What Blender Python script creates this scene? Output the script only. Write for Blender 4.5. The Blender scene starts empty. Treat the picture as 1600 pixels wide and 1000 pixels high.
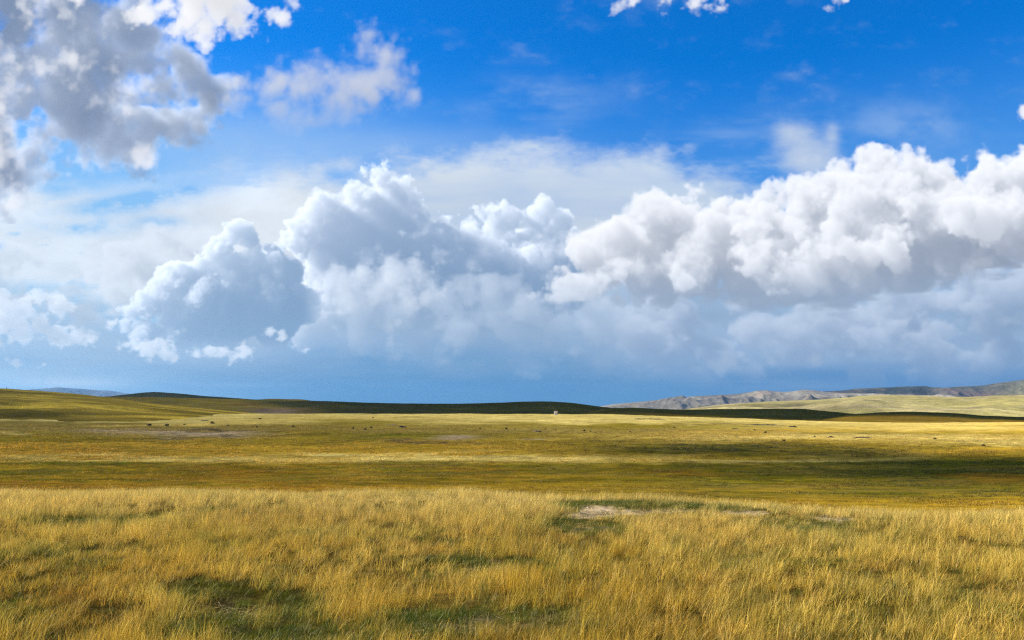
import bpy, bmesh, math, random
import numpy as np
from mathutils import Vector

scene = bpy.context.scene
EXPOSURE = 0.9
rad = math.radians
F_PX, CX, HY, EYE = 1244.0, 800.0, 640.0, 3.4      # focal length and horizon of the photograph (1600 px wide), eye height

# ------------------------------------------------------------------ camera, sun, sky, exposure
cam_data = bpy.data.cameras.new('camera')
cam = bpy.data.objects.new('camera', cam_data)
scene.collection.objects.link(cam)
cam.location = (0, 0, EYE)
cam.rotation_euler = (rad(90), 0, 0)
cam_data.sensor_width = 36.0
cam_data.lens = 36.0*F_PX/1600.0
cam_data.shift_y = (HY-500.0)/1600.0
cam_data.clip_start = 0.5
cam_data.clip_end = 60000
scene.camera = cam

SUN_AZ, SUN_EL = 78.0, 30.0                         # degrees to the left of the view, degrees up
sun_dir = Vector((-math.sin(rad(SUN_AZ))*math.cos(rad(SUN_EL)), math.cos(rad(SUN_AZ))*math.cos(rad(SUN_EL)), math.sin(rad(SUN_EL))))
sd = bpy.data.lights.new('sun', 'SUN')
sd.energy = 5.0
sd.angle = rad(0.53)
sd.color = (1.0, 0.92, 0.78)
sun = bpy.data.objects.new('sun', sd)
scene.collection.objects.link(sun)
sun.rotation_euler = sun_dir.to_track_quat('Z', 'Y').to_euler()
sun.location = (-300, 80, 200)

scene.view_settings.view_transform = 'Standard'
scene.view_settings.look = 'None'
scene.view_settings.exposure = EXPOSURE
scene.view_settings.gamma = 1.0
scene.view_settings.use_curve_mapping = False
cy = scene.cycles
cy.max_bounces = 6; cy.diffuse_bounces = 3; cy.transmission_bounces = 4; cy.transparent_max_bounces = 8; cy.volume_bounces = 0
cy.use_denoising = False
cy.use_adaptive_sampling = False
cy.pixel_filter_type = 'BLACKMAN_HARRIS'
cy.filter_width = 1.3
cy.caustics_reflective = False; cy.caustics_refractive = False


# ------------------------------------------------------------------ cloud layers of the sky (computed here, seen through the World)
SC = 0.78            # sky-picture pixels per unit
X0, X1, Y0, Y1 = -180, 1780, -140, 650
W, H = int((X1-X0)*SC), int((Y1-Y0)*SC)
rng = np.random.default_rng(7)

def lerp_axis(a, n, axis, off=0.0, scale=None):
    m = a.shape[axis]
    t = np.linspace(0, m-1.001, n)
    i = t.astype(int); f = (t-i).astype(np.float32)
    f = f*f*f*(f*(f*6-15)+10)
    sh = [1]*a.ndim; sh[axis] = n
    f = f.reshape(sh)
    return np.take(a, i, axis)*(1-f) + np.take(a, i+1, axis)*f

def noise3(shape, cell, seed):
    """value noise, shape (nx,ny,nz), cells given in voxels per axis"""
    r = np.random.default_rng(seed)
    dims = [max(2, int(np.ceil(s/c))+2) for s, c in zip(shape, cell)]
    a = r.standard_normal(dims).astype(np.float32)
    for ax, s in enumerate(shape):
        if dims[ax]/s > 0.8:
            a = np.take(a, np.arange(s) % dims[ax], ax)
        else:
            a = lerp_axis(a, s, ax)
    return a

def fbm(shape, cell, octs, seed, gain=0.5, billow=False):
    out = np.zeros(shape, np.float32); amp = 1.0; tot = 0
    c = list(cell)
    for o in range(octs):
        n = noise3(shape, c, seed*31+o)
        if billow: n = np.abs(n)*1.5-0.9
        out += amp*n; tot += amp*amp
        amp *= gain; c = [max(1.3, q*0.5) for q in c]
    return out/np.sqrt(tot)

def grow(lobes, levels, seed, kids=(13, 9), ratio=(0.42, 0.40), up=0.35, lx=-0.25):
    r = np.random.default_rng(seed)
    allp = [np.array(lobes, float)]
    cur = allp[0]
    for l in range(levels):
        nk = kids[l]; out = []
        for (x, y, z, rad) in cur:
            d = r.standard_normal((nk, 3)); d[:, 1] -= up*1.2; d[:, 0] += lx; d[:, 2] *= 0.55
            d /= np.linalg.norm(d, axis=1)[:, None]
            rr = rad*ratio[l]*r.uniform(0.55, 1.25, nk)
            p = np.array([x, y, z]) + d*(rad*0.86)
            out.append(np.c_[p, rr])
        cur = np.concatenate(out); allp.append(cur)
    return np.concatenate(allp)

def raster(sph, box, nz, zscale, sq=1.0, marg=8):
    """max over the spheres of r-d, in units; box in units"""
    x0, x1, y0, y1 = box
    nx, ny = int((x1-x0)*SC), int((y1-y0)*SC)
    zs = np.arange(nz, dtype=np.float32)/zscale
    F = np.full((nx, ny, nz), -90, np.float32)
    for (x, y, z, r) in sph:
        m = r+marg
        a0, a1 = max(0, int((x-m-x0)*SC)), min(nx, int((x+m-x0)*SC)+1)
        b0, b1 = max(0, int((y-m-y0)*SC)), min(ny, int((y+m-y0)*SC)+1)
        c0, c1 = max(0, int((z-m)*zscale)), min(nz, int((z+m)*zscale)+1)
        if a1 <= a0 or b1 <= b0 or c1 <= c0: continue
        xx = (x0+np.arange(a0, a1)/SC-x)[:, None, None]
        yy = sq*(y0+np.arange(b0, b1)/SC-y)[None, :, None]
        zz = (zs[c0:c1]-z)[None, None, :]
        d = r-np.sqrt(xx*xx+yy*yy+zz*zz).astype(np.float32)
        v = F[a0:a1, b0:b1, c0:c1]
        np.maximum(v, d, out=v)
    return F

def shift2(a, s0, s1):
    i0, i1 = int(np.floor(s0)), int(np.floor(s1)); f0, f1 = s0-i0, s1-i1
    def sh(a, k, ax):
        if k == 0: return a
        b = np.zeros_like(a)
        n = a.shape[ax]
        if abs(k) >= n: return b
        if ax == 0:
            if k > 0: b[k:] = a[:-k]
            else: b[:k] = a[-k:]
        else:
            if k > 0: b[:, k:] = a[:, :-k]
            else: b[:, :k] = a[:, -k:]
        return b
    b = sh(a, i0, 0)*(1-f0)+sh(a, i0+1, 0)*f0
    return sh(b, i1, 1)*(1-f1)+sh(b, i1+1, 1)*f1

def sweep(rho, L, zscale):
    """optical depth towards the light L (vector to the light, units; y down, z away from us)"""
    L = np.array(L, float); L /= np.linalg.norm(L)
    v = L*np.array([SC, SC, zscale])           # voxels per unit length along the ray
    ax = 0 if abs(v[0]) >= abs(v[1]) else 1
    oth = [k for k in range(3) if k != ax]
    step = 1/abs(v[ax])                         # units of length per slice
    s0, s1 = -v[oth[0]]*step, -v[oth[1]]*step   # content moves away from the light
    n = rho.shape[ax]
    R = np.moveaxis(rho, ax, 0)
    OD = np.zeros_like(R)
    cur = np.zeros_like(R[0])
    order = range(n) if v[ax] < 0 else range(n-1, -1, -1)
    prev = None
    for i in order:
        if prev is not None:
            cur = shift2(cur+R[prev]*step, s0, s1)
        OD[i] = cur
        prev = i
    return np.moveaxis(OD, 0, ax)

def render(rho, zscale, L, sun, amb_top, amb_bot, k_sun=0.10, k_up=0.03, ms=(0.5, 0.25, 3), amb_w=1.0, fwd=0.0):
    od = sweep(rho, L, zscale)
    J = np.zeros_like(rho); a = 1.0; b = 1.0
    for i in range(ms[2]):
        J += a*np.exp(-od*k_sun*b); a *= ms[0]; b *= ms[1]
    J /= sum(ms[0]**i for i in range(ms[2]))
    if fwd:                                     # powder: thin edges towards the sun glow less
        J *= 1-fwd*np.exp(-rho*6)
    del od
    up = np.exp(-sweep(rho, (-0.15, -1, 0.0), zscale)*k_up)
    step = 1/zscale
    tr = np.exp(-rho*step)
    T = np.cumprod(tr, axis=2)
    Tb = np.concatenate([np.ones_like(T[:, :, :1]), T[:, :, :-1]], 2)
    w = Tb*(1-tr)
    alpha = 1-T[:, :, -1]
    js = (w*J).sum(2); ju = (w*up).sum(2)
    sun, at, ab = (np.array(c, np.float32) for c in (sun, amb_top, amb_bot))
    rgb = js[..., None]*sun + amb_w*(ju[..., None]*at + (alpha-ju)[..., None]*ab)
    return rgb.transpose(1, 0, 2), alpha.T

def lin(c):
    c = np.asarray(c, np.float32)/255
    return np.where(c <= 0.04045, c/12.92, ((c+0.055)/1.055)**2.4).astype(np.float32)

PIC = np.zeros((H, W, 3), np.float32); ALP = np.zeros((H, W), np.float32)
def over(rgb, a, box, aerial=None):
    """premultiplied rgb over the picture; aerial=(colour, amount array or scalar) fades the layer into air"""
    global PIC, ALP
    if aerial is not None:
        col, amt = aerial
        amt = np.broadcast_to(np.asarray(amt, np.float32), a.shape)[..., None]
        rgb = rgb*(1-amt) + a[..., None]*amt*np.asarray(col, np.float32)
    i0, j0 = int(round((box[2]-Y0)*SC)), int(round((box[0]-X0)*SC))
    h, w = a.shape
    a0, b0 = max(0, -i0), max(0, -j0)
    h2, w2 = min(h, H-i0), min(w, W-j0)
    s = (slice(max(0, i0), i0+h2), slice(max(0, j0), j0+w2)); q = (slice(a0, h2), slice(b0, w2))
    PIC[s] = rgb[q] + PIC[s]*(1-a[q])[..., None]
    ALP[s] = a[q] + ALP[s]*(1-a[q])

def grid(box=None):
    x0, x1, y0, y1 = box or (X0, X1, Y0, Y1)
    nx, ny = int((x1-x0)*SC), int((y1-y0)*SC)
    return (x0+np.arange(nx)/SC)[None, :], (y0+np.arange(ny)/SC)[:, None]

def ss(a, b, x):
    t = np.clip((x-a)/(b-a), 0, 1); return t*t*(3-2*t)

def curve(xs, ys, x):
    return np.interp(x, xs, ys)
def n2(cx, cy, octs, seed, gain=0.5, shape=None):
    h, w = shape or (H, W)
    return fbm((w, h, 1), (cx*SC, cy*SC, 1), octs, seed, gain)[:, :, 0].T

def warp(img, dx, dy):
    h, w = img.shape
    jj, ii = np.meshgrid(np.arange(w), np.arange(h))
    x = np.clip(jj+dx, 0, w-1.01); y = np.clip(ii+dy, 0, h-1.01)
    xi, yi = x.astype(int), y.astype(int); fx, fy = x-xi, y-yi
    return (img[yi, xi]*(1-fx)+img[yi, xi+1]*fx)*(1-fy)+(img[yi+1, xi]*(1-fx)+img[yi+1, xi+1]*fx)*fy

def blob2(x, y, cx, cy, rx, ry, ang=0.0):
    c, s = np.cos(np.radians(ang)), np.sin(np.radians(ang))
    u = ((x-cx)*c+(y-cy)*s)/rx; v = (-(x-cx)*s+(y-cy)*c)/ry
    return np.exp(-(u*u+v*v))

def veil_layers():
    X, Y = grid()
    n_big = n2(260, 90, 5, 11); n_f = n2(46, 24, 5, 12, 0.6); n_m = n2(120, 60, 5, 13, 0.55)
    st = n2(340, 46, 6, 14, 0.6)
    full = (X0, X1, Y0, Y1)
    # pale light air low on the left, towards the sun
    a = ss(40, 330, Y)*ss(1050, 0, X)*0.62
    over(lin((146, 206, 242))*a[..., None], a, full)
    # anvil of the storm: feathered upper edge
    top = curve([-200, 0, 250, 330, 480, 640, 700, 800, 950, 1010, 1060, 1150, 1250, 1500, 1800],
                [330, 330, 330, 300, 262, 238, 226, 215, 212, 222, 240, 262, 300, 330, 340], X)
    e = Y-top + 9*n_f + 8*n_m
    a = ss(-12, 55, e)*ss(1330, 1060, X+30*n_big)*ss(140, 420, X+40*n_big+0*Y)
    a = np.clip(a*(0.86+0.07*st+0.05*n_m), 0, 0.96)
    g = ss(225, 330, Y)[..., None]
    col = lin((222, 232, 242))*(1-g)+lin((206, 218, 230))*g+0*X[..., None]
    over(col*a[..., None], a, full)
    # left wisps
    a = (blob2(X, Y, 40, 330, 150, 45)*0.75+blob2(X, Y, 230, 330, 170, 34, -8)*0.75+blob2(X, Y, 330, 300, 190, 40, -12)*0.7+blob2(X, Y, -120, 380, 200, 80)*0.8
         + blob2(X, Y, 60, 420, 260, 60)*1.1+blob2(X, Y, 300, 400, 180, 60, -10)*1.0+blob2(X, Y, 420, 340, 150, 50)*0.7)
    gap = 0.75*blob2(X, Y, 190, 318, 90, 16, -6)+0.6*blob2(X, Y, 130, 355, 70, 12)+0.55*blob2(X, Y, 300, 290, 90, 14, -8)+0.8*blob2(X, Y, 40, 452, 60, 12)+0.4*blob2(X, Y, 250, 345, 60, 10)
    a = np.clip(a*(0.80+0.22*st+0.16*n_f+0.12*n_m), 0, 0.9)*(1-np.clip(gap*(1+0.4*n_f+0.3*st), 0, 0.9))
    col = lin((230, 238, 246)) * (1-0.07*n_m[..., None])
    over(col*a[..., None], a, full)
    # faint wisps in the blue
    a = (0.30*blob2(X, Y, 840, 160, 110, 45, -5)*ss(-1.5, 1.5, n_m+0.5*st)+0.18*blob2(X, Y, 690, 225, 190, 24)+0.34*blob2(X, Y, 1410, 200, 110, 40, 4)*ss(-1.5, 1.2, n_m)
         + 0.2*blob2(X, Y, 1150, 205, 120, 24, -10)*ss(-1.2, 1.2, st)+0.6*blob2(X, Y, 1120, 285, 170, 45)*ss(-1.5, 1.2, st+.3*n_f)+0.35*blob2(X, Y, 330, 215, 260, 45))
    a = np.clip(a, 0, 0.8)
    over(lin((190, 214, 240))*a[..., None], a, full)
    # tall pale puff above the right bank
    e = (blob2(X, Y, 1255, 235, 46, 46)*1.0+blob2(X, Y, 1300, 208, 13, 36)*0.6+blob2(X, Y, 1228, 204, 26, 18)*0.5+blob2(X, Y, 1290, 260, 40, 30)*0.6) + 0.13*n_f+0.10*n_m
    a = ss(0.0, 1.7, e)*0.8
    over(lin((210, 221, 233))*a[..., None], a, full)

def low_deck():
    """distant rain haze and grey-blue layers above the skyline"""
    X, Y = grid()
    nb = n2(300, 60, 5, 21); nm = n2(130, 40, 6, 22, 0.55)
    t = np.maximum(ss(420, 540, Y+16*nb), ss(330, 440, Y+16*nb)*ss(860, 1050, X))
    a = np.clip(t*0.97+0*X, 0, 0.97)*np.maximum(ss(120, 560, X+30*nb+0*Y), 0.9*ss(455, 500, Y+10*nb))
    a = np.maximum(a, ss(500, 560, Y+8*nm)*0.95)
    xl0 = ss(560, 200, X)[..., None]; up = lin((156, 184, 215))*(1-xl0)+lin((172, 198, 226))*xl0; lo_c = lin((88, 150, 200)); lo_l = lin((136, 180, 218)); lo_r = lin((102, 152, 202))
    xl = ss(520, 120, X)[..., None]; xr = ss(950, 1300, X)[..., None]
    lo = (lo_c*(1-xl)+lo_l*xl)*(1-xr)+lo_r*xr
    m = ss(530, 612, Y+9*nb+4*nm)[..., None]
    col = up*(1-m)+lo*m
    col = col*(1+0.05*nm[..., None]*(1-m))
    over(col*a[..., None], a, (X0, X1, Y0, Y1))
    # thin flat layers in the rain haze
    s1 = n2(300, 24, 6, 31, 0.6); s2 = n2(200, 34, 6, 33, 0.6)
    a = 0.36*ss(-0.8, 1.6, s1+0.6*s2)*ss(525, 560, Y)*ss(628, 600, Y)*(0.45+0.55*ss(1000, 1200, X)+0.35*ss(500, 200, X))
    over(lin((158, 188, 218))*a[..., None], a, (X0, X1, Y0, Y1))
    a = 0.14*ss(-0.6, 1.6, s2-0.4*s1)*ss(540, 570, Y)*ss(640, 606, Y)
    over(lin((60, 122, 180))*a[..., None], a, (X0, X1, Y0, Y1))
    a = 0.7*blob2(X, Y, 110, 598, 90, 9)+0.35*blob2(X, Y, 30, 585, 120, 14)
    over(lin((192, 212, 232))*a[..., None], a, (X0, X1, Y0, Y1))

def vol(lobes, box, nz, zs, seed, L, levels=2, kids=(13, 9), ratio=(0.42, 0.40), base=None, soft=7., amp=(9, 3.0), cells=(46, 12),
        dens=0.16, sun=(1, .97, .93), at=(.4, .5, .65), ab=(.3, .38, .5), up=0.35, lx=-0.25, erode=0.0, sq=1.0, bsoft=0.7, **kw):
    sph = grow(lobes, levels, seed, kids, ratio, up, lx)
    if base is not None:
        keep = sph[:, 1]-0.4*sph[:, 3] < np.array([base(x) for x in sph[:, 0]])
        sph = sph[keep]
    F = raster(sph, box, nz, zs, sq, 6+1.2*amp[0])
    F += amp[0]*fbm(F.shape, (cells[0]*SC, cells[0]*SC/sq, cells[0]*zs), 3, seed+1, 0.5)
    F += amp[1]*fbm(F.shape, (cells[1]*SC, cells[1]*SC/sq, max(2, cells[1]*zs)), 3, seed+2, 0.6) - erode
    if base is not None:
        x, y = grid(box)
        b = np.array([base(q) for q in x[0]])
        nb = n2(50, 16, 3, seed+5, 0.5, (y.shape[0], x.shape[1]))*6
        F = np.minimum(F, (b[None, :]-y+nb).T[:, :, None]*bsoft)
    rho = np.clip(F/soft, 0, 1)
    rho = rho*rho*(3-2*rho)*dens
    return render(rho.astype(np.float32), zs, L, sun, at, ab, **kw)

SUN = np.array((1.02, 0.99, 0.95))
def clouds():
    veil_layers()
    low_deck()
    # ---- soft heaps of pale cloud low on the left
    S = [(215, 382, 60, 18), (250, 376, 62, 18), (290, 384, 64, 26), (330, 392, 66, 22), (200, 410, 62, 26), (150, 432, 60, 28), (110, 450, 60, 22), (240, 430, 66, 36), (180, 460, 62, 30), (100, 480, 60, 26), (60, 410, 60, 18), (20, 420, 60, 24), (-30, 410, 60, 40), (40, 470, 56, 20), (140, 500, 60, 26), (60, 520, 60, 26), (-20, 490, 60, 40)]
    box = (-140, 460, 320, 600)
    rgb, a = vol(S, box, 64, 0.5, 91, (-0.80, -0.58, 0.15), soft=20, amp=(15, 6), cells=(60, 16), dens=0.05, kids=(6, 5), ratio=(0.55, 0.5), sq=1.4,
                 sun=SUN*0.70, at=(.22, .30, .42), ab=(.24, .36, .52), k_sun=0.55, k_up=0.02)
    x, y = grid(box); f = 0.85*ss(560, 470, y)*ss(460, 380, x)
    over(rgb*f[..., None], a*f, box, (lin((196, 214, 232)), 0.20))
    # ---- central storm towers
    A = [(587, 272, 110, 26), (566, 300, 105, 30), (612, 300, 120, 34), (590, 340, 115, 55), (530, 335, 95, 32), (505, 330, 85, 26), (490, 355, 80, 28),
         (472, 385, 80, 28), (505, 385, 100, 45), (560, 400, 120, 65), (640, 345, 135, 42), (680, 368, 140, 45), (720, 385, 140, 45), (770, 345, 120, 28),
         (802, 340, 120, 26), (838, 335, 125, 22), (852, 322, 125, 17), (880, 340, 130, 20), (760, 400, 130, 60), (840, 400, 135, 55), (880, 400, 140, 40),
         (650, 430, 130, 75), (740, 460, 130, 75), (840, 460, 140, 65), (500, 450, 110, 50), (560, 480, 125, 60), (640, 520, 130, 55), (740, 530, 140, 55), (840, 530, 140, 50), (480, 500, 115, 45), (540, 540, 120, 30)]
    A = [(x, y+0.12*r, z, r*0.85) for x, y, z, r in A]+[(660, 400, 135, 50), (720, 430, 135, 50), (560, 430, 125, 50), (610, 380, 125, 45), (800, 430, 135, 55), (880, 440, 140, 45), (700, 500, 140, 55), (800, 500, 140, 55), (600, 500, 130, 55)]
    box = (380, 960, 200, 620)
    rgb, a = vol(A, box, 120, 0.5, 101, (-0.78, -0.54, 0.17), levels=3, kids=(8, 6, 5), ratio=(0.5, 0.5, 0.5), soft=6, amp=(9, 3.2), dens=0.12, cells=(60, 11),
                 sun=SUN*1.0, at=(.15, .27, .46), ab=(.11, .23, .41), k_sun=0.55, k_up=0.012)
    x, y = grid(box)
    f = ss(600, 450, y)*ss(960, 900, x)
    over(rgb*f[..., None], a*f, box, (lin((160, 188, 216)), 0.06+0.50*ss(400, 580, y)*np.ones_like(a)))
    M_ = [(560, 470, 60, 30), (620, 490, 62, 34), (690, 470, 62, 34), (760, 450, 62, 34), (820, 470, 64, 36), (880, 450, 64, 32), (720, 520, 66, 36), (790, 520, 66, 34), (650, 540, 66, 30), (860, 520, 66, 34), (930, 500, 66, 36), (980, 520, 66, 34), (600, 570, 66, 22), (700, 575, 66, 20), (820, 572, 66, 22), (920, 570, 66, 20), (900, 390, 60, 18), (870, 410, 60, 22), (770, 410, 60, 22), (560, 530, 66, 26)]
    box = (500, 1060, 360, 625)
    rgb, a = vol(M_, box, 64, 0.5, 121, (-0.72, -0.60, -0.05), soft=24, amp=(16, 7), cells=(64, 16), dens=0.05, kids=(7, 6), ratio=(0.5, 0.5),
                 sun=SUN*0.62, at=(.15, .25, .40), ab=(.14, .27, .45), k_sun=0.45, k_up=0.02)
    x, y = grid(box); f = 0.85*ss(612, 500, y)*ss(1060, 980, x)*ss(500, 560, x)
    over(rgb*f[..., None], a*f, box, (lin((142, 178, 212)), 0.22+0.35*ss(440, 570, y)+0*x))
    # sunlit ridge standing in front of the storm
    R = [(470, 468, 60, 14), (500, 456, 60, 18), (535, 444, 62, 20), (575, 434, 65, 22), (615, 425, 66, 20), (655, 412, 68, 18), (690, 398, 70, 15), (600, 450, 72, 26), (540, 465, 70, 24), (720, 385, 72, 12), (660, 432, 72, 20), (630, 455, 72, 18), (740, 372, 74, 10), (475, 480, 62, 12),
         (645, 470, 50, 10), (655, 466, 52, 8), (612, 516, 50, 7), (684, 528, 50, 5), (470, 495, 60, 9), (500, 492, 60, 8), (530, 488, 60, 8), (850, 380, 60, 16), (880, 392, 60, 12)]
    box = (420, 940, 340, 560)
    rgb, a = vol(R, box, 64, 0.5, 131, (-0.75, -0.55, 0.25), soft=26, amp=(15, 8), cells=(60, 15), dens=0.05, kids=(6, 5), ratio=(0.6, 0.5),
                 sun=SUN*0.95, at=(.2, .29, .42), ab=(.2, .32, .47), k_sun=0.42, k_up=0.02)
    x, y = grid(box); f = 0.85*ss(565, 500, y+0*x)
    over(rgb*f[..., None], a*f, box, (lin((165, 190, 216)), 0.25))
    # left tower
    B = [(366, 366, 70, 17), (388, 374, 76, 19), (348, 382, 66, 17), (330, 398, 62, 18), (312, 412, 60, 18), (292, 428, 58, 18), (272, 444, 58, 22), (250, 460, 58, 22), (226, 474, 56, 22),
         (202, 484, 52, 18), (196, 502, 52, 18), (216, 516, 56, 24), (226, 540, 58, 20), (400, 405, 84, 30), (425, 398, 86, 22), (440, 385, 90, 12), (360, 430, 84, 46), (410, 440, 90, 50),
         (310, 470, 78, 48), (280, 500, 76, 44), (360, 500, 90, 52), (430, 500, 95, 48), (470, 470, 95, 40)]
    B = [(x, y+0.1*r, z, r*0.82) for x, y, z, r in B]+[(350, 460, 88, 50), (420, 470, 92, 50), (300, 480, 80, 44)]
    box = (150, 540, 320, 600)
    rgb, a = vol(B, box, 84, 0.5, 151, (-0.80, -0.48, 0.13), base=lambda x: 545, levels=3, kids=(8, 6, 5), ratio=(0.5, 0.5, 0.5), soft=5, amp=(6, 2.6), cells=(44, 10), dens=0.17,
                 sun=SUN*1.0, at=(.16, .29, .48), ab=(.14, .27, .46), k_sun=0.55, k_up=0.015)
    x, y = grid(box)
    f = ss(556, 520, y+0*x); f = np.maximum(f, ss(300, 230, x)); f = f*ss(530, 470, x)
    over(rgb*f[..., None], a*f, box, (lin((150, 184, 218)), 0.08+0.40*ss(430, 550, y)+0*x))
    # bright strip under the left tower and small cumulus by the skyline
    C = [(232, 546, 30, 17), (255, 550, 32, 13), (215, 540, 30, 13), (300, 552, 32, 10), (330, 546, 32, 12), (346, 546, 32, 10), (384, 552, 32, 14), (365, 560, 32, 9), (270, 556, 33, 11), (420, 518, 30, 8), (440, 528, 30, 9), (462, 538, 30, 7), (478, 546, 30, 5), (185, 541, 30, 9), (198, 540, 30, 8),
         (62, 506, 30, 17), (78, 518, 30, 18), (60, 530, 30, 12), (100, 528, 30, 15), (120, 523, 30, 16), (140, 528, 30, 13), (90, 535, 30, 12), (20, 565, 30, 5), (60, 568, 30, 4), (172, 512, 30, 7),
         (60, 470, 40, 17), (88, 476, 42, 20), (40, 480, 42, 17), (110, 480, 42, 12), (-10, 466, 40, 20), (0, 500, 46, 28), (-30, 520, 46, 30), (30, 520, 46, 20)]
    box = (-80, 520, 440, 590)
    rgb, a = vol(C, box, 40, 0.6, 171, (-0.75, -0.55, 0.4), soft=9, amp=(6, 4.0), cells=(30, 9), dens=0.11, kids=(8, 6), sq=1.3,
                 sun=SUN*0.86, at=(.22, .31, .44), ab=(.24, .36, .52), k_sun=0.25, k_up=0.03)
    over(rgb*.72, a*.72, box, (lin((180, 205, 228)), 0.12))
    # ---- lower grey-blue layers on the right
    D = [(1000, 520, 70, 46), (1060, 500, 70, 44), (1050, 550, 70, 40), (1110, 545, 75, 46), (1160, 515, 75, 44), (1220, 520, 80, 50), (1290, 510, 80, 44), (1250, 555, 80, 46), (1340, 535, 75, 44),
         (1400, 500, 75, 46), (1440, 520, 75, 50), (1480, 470, 80, 36), (1500, 455, 80, 26), (1540, 500, 80, 44), (1580, 490, 75, 30), (1600, 460, 75, 46), (1650, 480, 75, 50), (1450, 570, 75, 44), (1550, 560, 75, 44), (1650, 570, 75, 44), (1350, 580, 75, 38), (1180, 585, 75, 36), (1080, 580, 75, 36), (1710, 520, 75, 60), (1540, 430, 95, 60), (1640, 420, 95, 60)]
    box = (760, 1780, 380, 640)
    rgb, a = vol(D, box, 72, 0.5, 191, (-0.60, -0.75, -0.1), soft=20, amp=(20, 6), cells=(80, 17), dens=0.06, kids=(6, 5), ratio=(.55, .5), sq=1.25,
                 sun=SUN*0.52, at=(.16, .27, .44), ab=(.11, .23, .44), k_sun=0.60, k_up=0.03)
    x, y = grid(box)
    f = ss(625, 550, y)*ss(930, 1010, x)*0.92
    over(rgb*f[..., None], a*f, box, (lin((124, 166, 208)), 0.10+0.45*ss(500, 600, y)+0*x))
    D2 = [(840, 572, 60, 14), (870, 565, 60, 14), (893, 555, 60, 10), (810, 578, 60, 10), (1570, 500, 60, 16), (1590, 505, 60, 14), (1270, 560, 60, 14), (1200, 552, 60, 16), (1130, 560, 60, 20), (1180, 470, 60, 14), (700, 560, 60, 18), (740, 570, 60, 16), (620, 560, 60, 18)]
    box = (560, 1660, 420, 620)
    rgb, a = vol(D2, box, 56, 0.5, 195, (-0.60, -0.7, 0.1), soft=24, amp=(9, 5), cells=(40, 14), dens=0.03, kids=(7, 5), sq=1.3,
                 sun=SUN*0.34, at=(.20, .31, .46), ab=(.18, .32, .52), k_sun=0.2, k_up=0.03)
    over(rgb*.7, a*.7, box)
    # ---- the big right-hand bank
    E = [(828, 463, 40, 18), (850, 460, 40, 23), (876, 454, 42, 26), (902, 456, 44, 24), (930, 446, 48, 32), (915, 465, 46, 18), (962, 424, 52, 36), (940, 392, 56, 26), (985, 375, 60, 38), (1005, 425, 62, 46), (965, 466, 50, 24), (1000, 470, 54, 22),
         (1030, 345, 66, 32), (1060, 335, 66, 26), (1120, 320, 70, 18), (1148, 326, 70, 18), (1100, 355, 72, 38), (1160, 352, 72, 28), (1200, 335, 74, 32), (1235, 316, 74, 20), (1270, 304, 76, 26),
         (1310, 292, 76, 25), (1338, 300, 78, 32), (1384, 284, 80, 32), (1432, 266, 80, 26), (1470, 262, 80, 22), (1487, 256, 80, 13), (1512, 280, 84, 28), (1550, 262, 84, 22), (1592, 268, 86, 34), (1640, 270, 90, 46),
         (1025, 388, 84, 44), (1060, 395, 88, 50), (1290, 342, 86, 32), (1080, 420, 78, 55), (1170, 410, 84, 62), (1270, 380, 94, 75), (1370, 360, 96, 78), (1470, 335, 100, 75), (1570, 345, 100, 80), (1680, 350, 105, 90), (1040, 455, 66, 34), (1110, 462, 66, 26), (1140, 474, 58, 18),
         (1236, 428, 26, 24), (1275, 412, 24, 26), (1350, 405, 24, 30), (1395, 395, 26, 26), (1215, 438, 26, 16), (1180, 395, 28, 30), (1060, 440, 30, 26), (1500, 330, 30, 40), (1550, 345, 28, 36), (1305, 352, 40, 28), (1420, 320, 40, 34), (1230, 450, 90, 46), (1330, 430, 95, 50), (1430, 415, 95, 50), (1530, 395, 95, 50), (1482, 402, 95, 52), (1600, 380, 95, 50), (1300, 450, 95, 44), (1190, 462, 92, 36), (1750, 300, 105, 90)]
    bx = [760, 900, 1000, 1100, 1200, 1300, 1400, 1500, 1600, 1800]; by = [476, 476, 486, 494, 494, 488, 466, 448, 428, 405]
    box = (770, 1780, 180, 540)
    rgb, a = vol(E, box, 96, 0.5, 211, (-0.56, -0.76, -0.12), base=lambda x: np.interp(x, bx, by), levels=3, soft=11, amp=(12, 4.2), cells=(70, 14), dens=0.11, kids=(6, 6, 5), ratio=(0.52, 0.5, 0.5), bsoft=0.28,
                 sun=SUN*0.90, at=(.15, .20, .29), ab=(.13, .21, .345), k_sun=0.28, k_up=0.022)
    x, y = grid(box)
    over(rgb, a, box, (lin((158, 186, 216)), 0.02+0.42*ss(390, 490, y)+0*x))
    # ---- broken cloud overhead on the left
    U = [(20, 30, 40, 50), (90, 20, 50, 44), (20, 100, 46, 40), (70, 90, 48, 34), (130, 30, 50, 40), (185, 50, 52, 40), (145, 85, 52, 38), (205, 85, 52, 34), (235, 55, 50, 24), (30, 150, 50, 42), (80, 160, 50, 40), (120, 140, 50, 38),
         (160, 150, 52, 34), (60, 200, 52, 44), (110, 200, 52, 44), (155, 205, 54, 38), (100, 232, 52, 22), (180, 185, 54, 36), (210, 165, 54, 32), (240, 150, 54, 32), (268, 130, 54, 34), (284, 100, 54, 26), (300, 135, 54, 30), (258, 185, 54, 32), (290, 185, 54, 28),
         (195, 225, 50, 22), (212, 236, 44, 10), (-20, 160, 50, 50), (-30, 60, 50, 60), (0, 225, 50, 34), (-40, 230, 50, 44), (5, 275, 46, 22), (8, 300, 46, 18), (2, 320, 46, 12), (325, 155, 54, 26), (-90, 120, 50, 80), (-100, 0, 50, 80), (-20, -50, 50, 80), (80, -60, 50, 70)]
    box = (-180, 420, -140, 350)
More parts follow.
